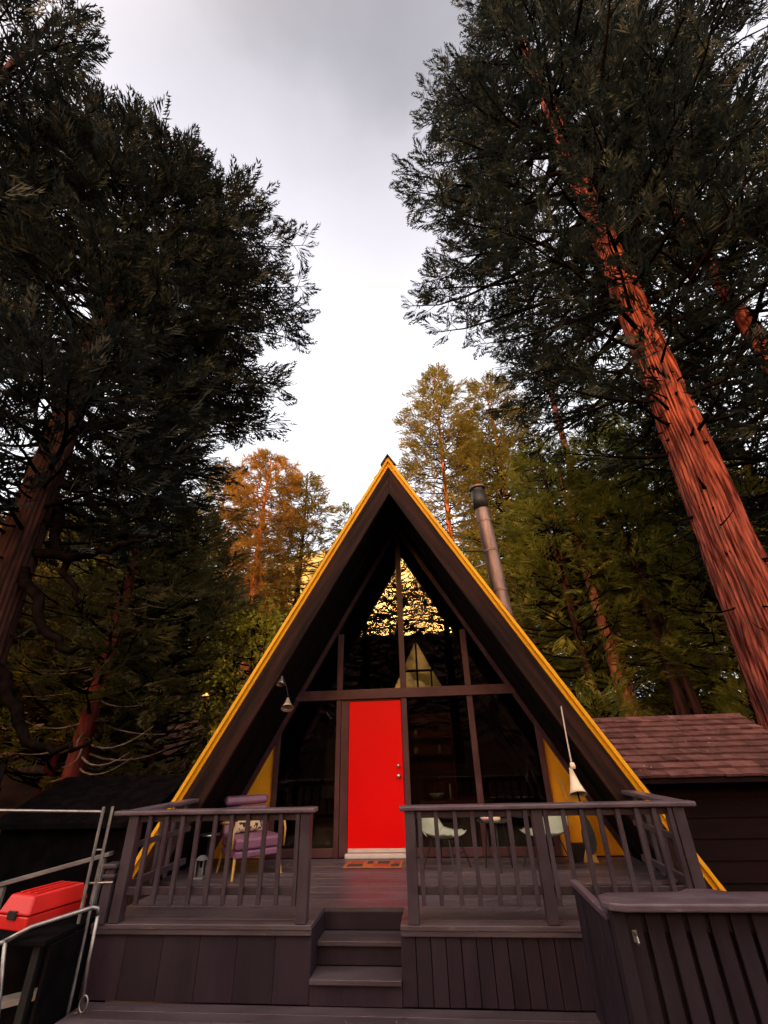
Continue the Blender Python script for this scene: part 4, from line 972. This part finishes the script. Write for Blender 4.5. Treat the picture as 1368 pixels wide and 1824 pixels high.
V, F = tubes(np.array([[(.24, .05, 6.0), (.25, .06, 6.2), (.30, .08, 6.4)]]), np.array([[.15, .09, .02]]), 10); np_mesh('broken_top', V, F, 'bark_orange', snag, smooth=True)
leftfill = [('olive cedar behind the outbuilding roof', (-10.8, 8.5, 1.0), 10, 2.8, 'leaf_mid'), ('olive cedar at the left edge behind the leaning limbs', (-14.0, 6.0, 1.2), 9, 3.2, 'leaf_gold'),
            ('dim cedar furthest back on the left', (-16.5, 13, 3.5), 11, 3.6, 'leaf_mid'), ('dim cedar at the far left picture edge', (-12.5, 1.5, -.2), 7, 2.8, 'leaf_left'),
            ('low bushy cedar behind the pipe gate', (-9.6, 4.6, -.4), 6.5, 2.4, 'leaf_mid'), ('low bushy cedar left of the slender red trunk', (-11.6, 4.2, .1), 6.0, 2.4, 'leaf_gold')]
for q, (lb, b_, h_, rad_, lf_) in enumerate(leftfill):
    T_('cedar_tree', lb, b_, h_, .22, [(1.0, rad_ * .7), (h_ * .35, rad_), (h_ * .7, rad_ * .75), (h_, .3)], 1.0, 120, leaf=lf_, bark='bark_maroon', seed=90 + q, size=.9, step=.45, subdens=2.0, thin=.9, group='cedars behind the left giant', dead=14, dead_range=(.5, 4))
# the far wood on the slope behind: one mass
rs = np.random.RandomState(77); fp, fd, fn, fs_ = [], [], [], []
for k in range(240):
    y_ = rs.uniform(16.5, 48); x_ = rs.uniform(-48, 48)
    if -10 - .12 * y_ < x_ < 2 + .14 * y_: continue
    z0 = float(ground_z(np.array(x_), np.array(y_))); h_ = rs.uniform(7, 14) * (.8 + .012 * y_); rb = rs.uniform(2.0, 3.4); n_ = 45
    t_ = rs.rand(n_) ** .85; an = rs.uniform(0, 6.283, n_); rad_ = rb * (1 - t_) ** .75 * rs.uniform(.55, 1.05, n_)
    p = np.stack([x_ + rad_ * np.cos(an), y_ + rad_ * np.sin(an), z0 + .3 + t_ * h_], -1)
    fp.append(p); fd.append(np.stack([np.cos(an), np.sin(an), rs.uniform(-.5, .5, n_)], -1)); fn.append(np.array([0, 0, 1.]) + rs.normal(0, .5, (n_, 3))); fs_.append(rs.uniform(2.0, 3.2, n_))
V = sprays(np.concatenate(fp), np.concatenate(fd), np.concatenate(fn), np.concatenate(fs_), 'cedar', rs); NT += len(V) // 3
fw = np_mesh('far_wood', V, np.arange(len(V)).reshape(-1, 3), 'leaf_mid'); tag(fw, 'dense far wood on the slope behind the cabin', 'wood', kind='stuff')
for q, (x_, y_, lb) in enumerate(((5.2, 7.0, 'low green bush behind the left end of the shed roof'), (9.8, 7.0, 'low green bush beside the leaning dark trunk'), (9.6, 10.4, 'low green bush deeper behind the shed ridge'), (6.9, 12.5, 'low green bush between the charred and stout trunks'))):
    T_('shrub', lb, (x_, y_, float(ground_z(np.array(x_), np.array(y_))) - .05), 2.2 + .4 * (q % 2), .05, [(.2, 1.2), (1.2, 1.3), (2.4, .4)], .25, 46, kind='cedar', leaf='leaf_mid', bark='bark_dark', seed=140 + q, size=.6, step=.3, subdens=2.6, curve=.4, cat='shrub', group='shrubs')
# bright shrub beside the roof
T_('shrub', 'bright yellow-green leafy shrub beside the left roof slope', (-4.75, 5.6, -.4), 5.7, .08, [(.6, 1.1), (2.8, 1.35), (4.6, 1.15), (5.7, .35)], .5, 100, kind='broad', leaf='leaf_shrub', bark='bark_dark', seed=71, size=.42, step=.22, subdens=3.0, curve=.5, cat='shrub', group='shrubs')
# trees behind the viewer, seen mirrored in the window glass
back = [('cedar behind the viewer, mirrored at the far left of the windows', (-11.5, -17, .2), 12, 3.4), ('cedar behind the viewer, mirrored in the left windows', (-7.2, -18.5, .8), 12, 3.4), ('cedar behind the viewer, mirrored left of the centre mullion', (-3.1, -17.5, .4), 11.2, 3.3),
        ('low cedar behind the viewer, mirrored just left of the centre mullion', (-1.4, -21, 2.0), 11.5, 3.2),
        ('cedar behind the viewer, mirrored right of the centre mullion', (1.6, -18.5, .8), 12.8, 3.2), ('cedar behind the viewer, mirrored in the right windows', (5.6, -17, .2), 13, 3.4), ('cedar behind the viewer, mirrored at the far right of the windows', (10.2, -18, .6), 13, 3.6)]
for q, (lb, b_, h_, rad_) in enumerate(back):
    T_('cedar_tree', lb, b_, h_ + 1.2, .3, [(1.0, rad_ * .8), (h_ * .35, rad_), (h_ * .8, rad_ * .9), (h_ * 1.02, rad_ * .55), (h_ + 1.2, .3)], .6, 170, leaf='leaf_left', bark='bark_dark', seed=120 + q, size=.62, step=.42, subdens=1.8, group='cedars behind the viewer', thin=.62)
# explicit bare limbs of the left giant
LIMBS = [[(-7.2, -.3, 7.2), (-6.6, -.2, 6.3), (-5.9, -.1, 5.6), (-5.4, -.1, 5.35), (-4.9, -.1, 5.5)],
         [(-7.3, -.3, 6.2), (-6.9, -.35, 5.2), (-6.3, -.4, 4.3), (-5.9, -.4, 3.9)],
         [(-7.3, -.5, 5.1), (-6.5, -.5, 4.9), (-5.7, -.45, 4.95), (-5.2, -.4, 5.15), (-4.9, -.4, 5.3)],
         [(-7.3, -.6, 4.7), (-6.6, -.6, 3.9), (-6.1, -.6, 3.2), (-5.7, -.6, 3.0), (-5.2, -.6, 3.1)],
         [(-7.3, -.6, 2.9), (-6.5, -.6, 2.3), (-5.9, -.6, 1.6), (-5.4, -.6, 1.45), (-4.9, -.6, 1.55)],
         [(-7.2, -.3, 8.2), (-6.4, -.1, 7.9), (-5.6, .1, 7.7), (-4.8, .2, 8.0)]]
rs = np.random.RandomState(4)
for Lp in LIMBS:
    p = np.array(Lp) - np.array([-7.5, -.45, -.95]); n = 14
    tt = np.linspace(0, len(p) - 1, n); pts = np.stack([np.interp(tt, range(len(p)), p[:, d]) for d in range(3)], 1) + rs.normal(0, .045, (n, 3))
    V, F = tubes(pts[None], (np.linspace(.115, .03, n))[None], 8); np_mesh('limb', V, F, 'limb', big_l, smooth=True)
# knots on the red trunk
for k in range(34):
    h = rs.uniform(2.5, 16); a = rs.uniform(2.6, 5.6)
    rr_ = (.60 + (.05 - .60) * (h / 40) ** .9); cx = .9 * h / 40; cyy = -.4 * h / 40
    c = np.array([cx + rr_ * .93 * math.cos(a), cyy + rr_ * .93 * math.sin(a), h]); d = np.array([math.cos(a), math.sin(a), rs.uniform(-.6, .1)])
    L = rs.uniform(.05, .16) if k % 4 else rs.uniform(.3, .7); r_ = rs.uniform(.016, .036)
    pts = c + d * (np.linspace(0, L, 4))[:, None]
    V, F = tubes(pts[None], np.array([[r_ * 2.2, r_ * 1.1, r_ * .8, r_ * .4]]), 11); np_mesh('knot', V, F, 'limb', big_r, smooth=True)
# fallen needles and leaf scraps
rs = np.random.RandomState(61)
def litter(name, label, pts, nrm, size, matn):
    n = len(pts); a = rs.uniform(0, 6.283, n); t1 = np.cross(nrm, [1., 0.1, 0]); t1 /= np.linalg.norm(t1, axis=1, keepdims=True); t2 = np.cross(nrm, t1)
    d = t1 * np.cos(a)[:, None] + t2 * np.sin(a)[:, None]; b = np.cross(nrm, d); L = size * rs.uniform(.5, 1.4, n)[:, None]; w = L * rs.uniform(.12, .4, n)[:, None]
    up = nrm * rs.uniform(.004, .012, n)[:, None]
    V = np.stack([pts - d * L + up * .3, pts + b * w + up, pts + d * L + up * .5, pts - b * w + up * .4], 1).reshape(-1, 3)
    o = np_mesh(name, V, np.arange(len(V)).reshape(-1, 4), matn); tag(o, label, 'leaf litter', kind='stuff'); return o
n = 260; x = rs.uniform(-2.6, 2.85, n); y = rs.uniform(DY, -.15, n); ok = ~((x > NX0) & (x < NX1) & (y < DY + .52)); x, y = x[ok], y[ok]
litter('leaf_litter', 'dry needles and leaf scraps on the upper deck', np.stack([x, y, np.full(len(x), .003)], -1), np.tile([0, 0, 1.], (len(x), 1)), .022, 'deadwood')
n = 220; x = rs.uniform(-2.5, 3.5, n); y = rs.uniform(-6, DY - .1, n)
litter('leaf_litter', 'dry needles and leaf scraps on the lower deck', np.stack([x, y, np.full(n, LZ + .004)], -1), np.tile([0, 0, 1.], (n, 1)), .022, 'deadwood')
n = 60; x = rs.uniform(SX0, SX1, n); t = rs.uniform(.05, slen - .05, n)
P0 = np.array([0, RY, RZ]) + np.array(su)[None] * t[:, None] + np.array(sn)[None] * .052; P0[:, 0] = x
litter('leaf_litter', 'dry needles and leaf scraps on the shed roof', P0, np.tile(np.array(sn), (n, 1)), .022, 'deadwood')
print('FOLIAGE TRIS', NT)
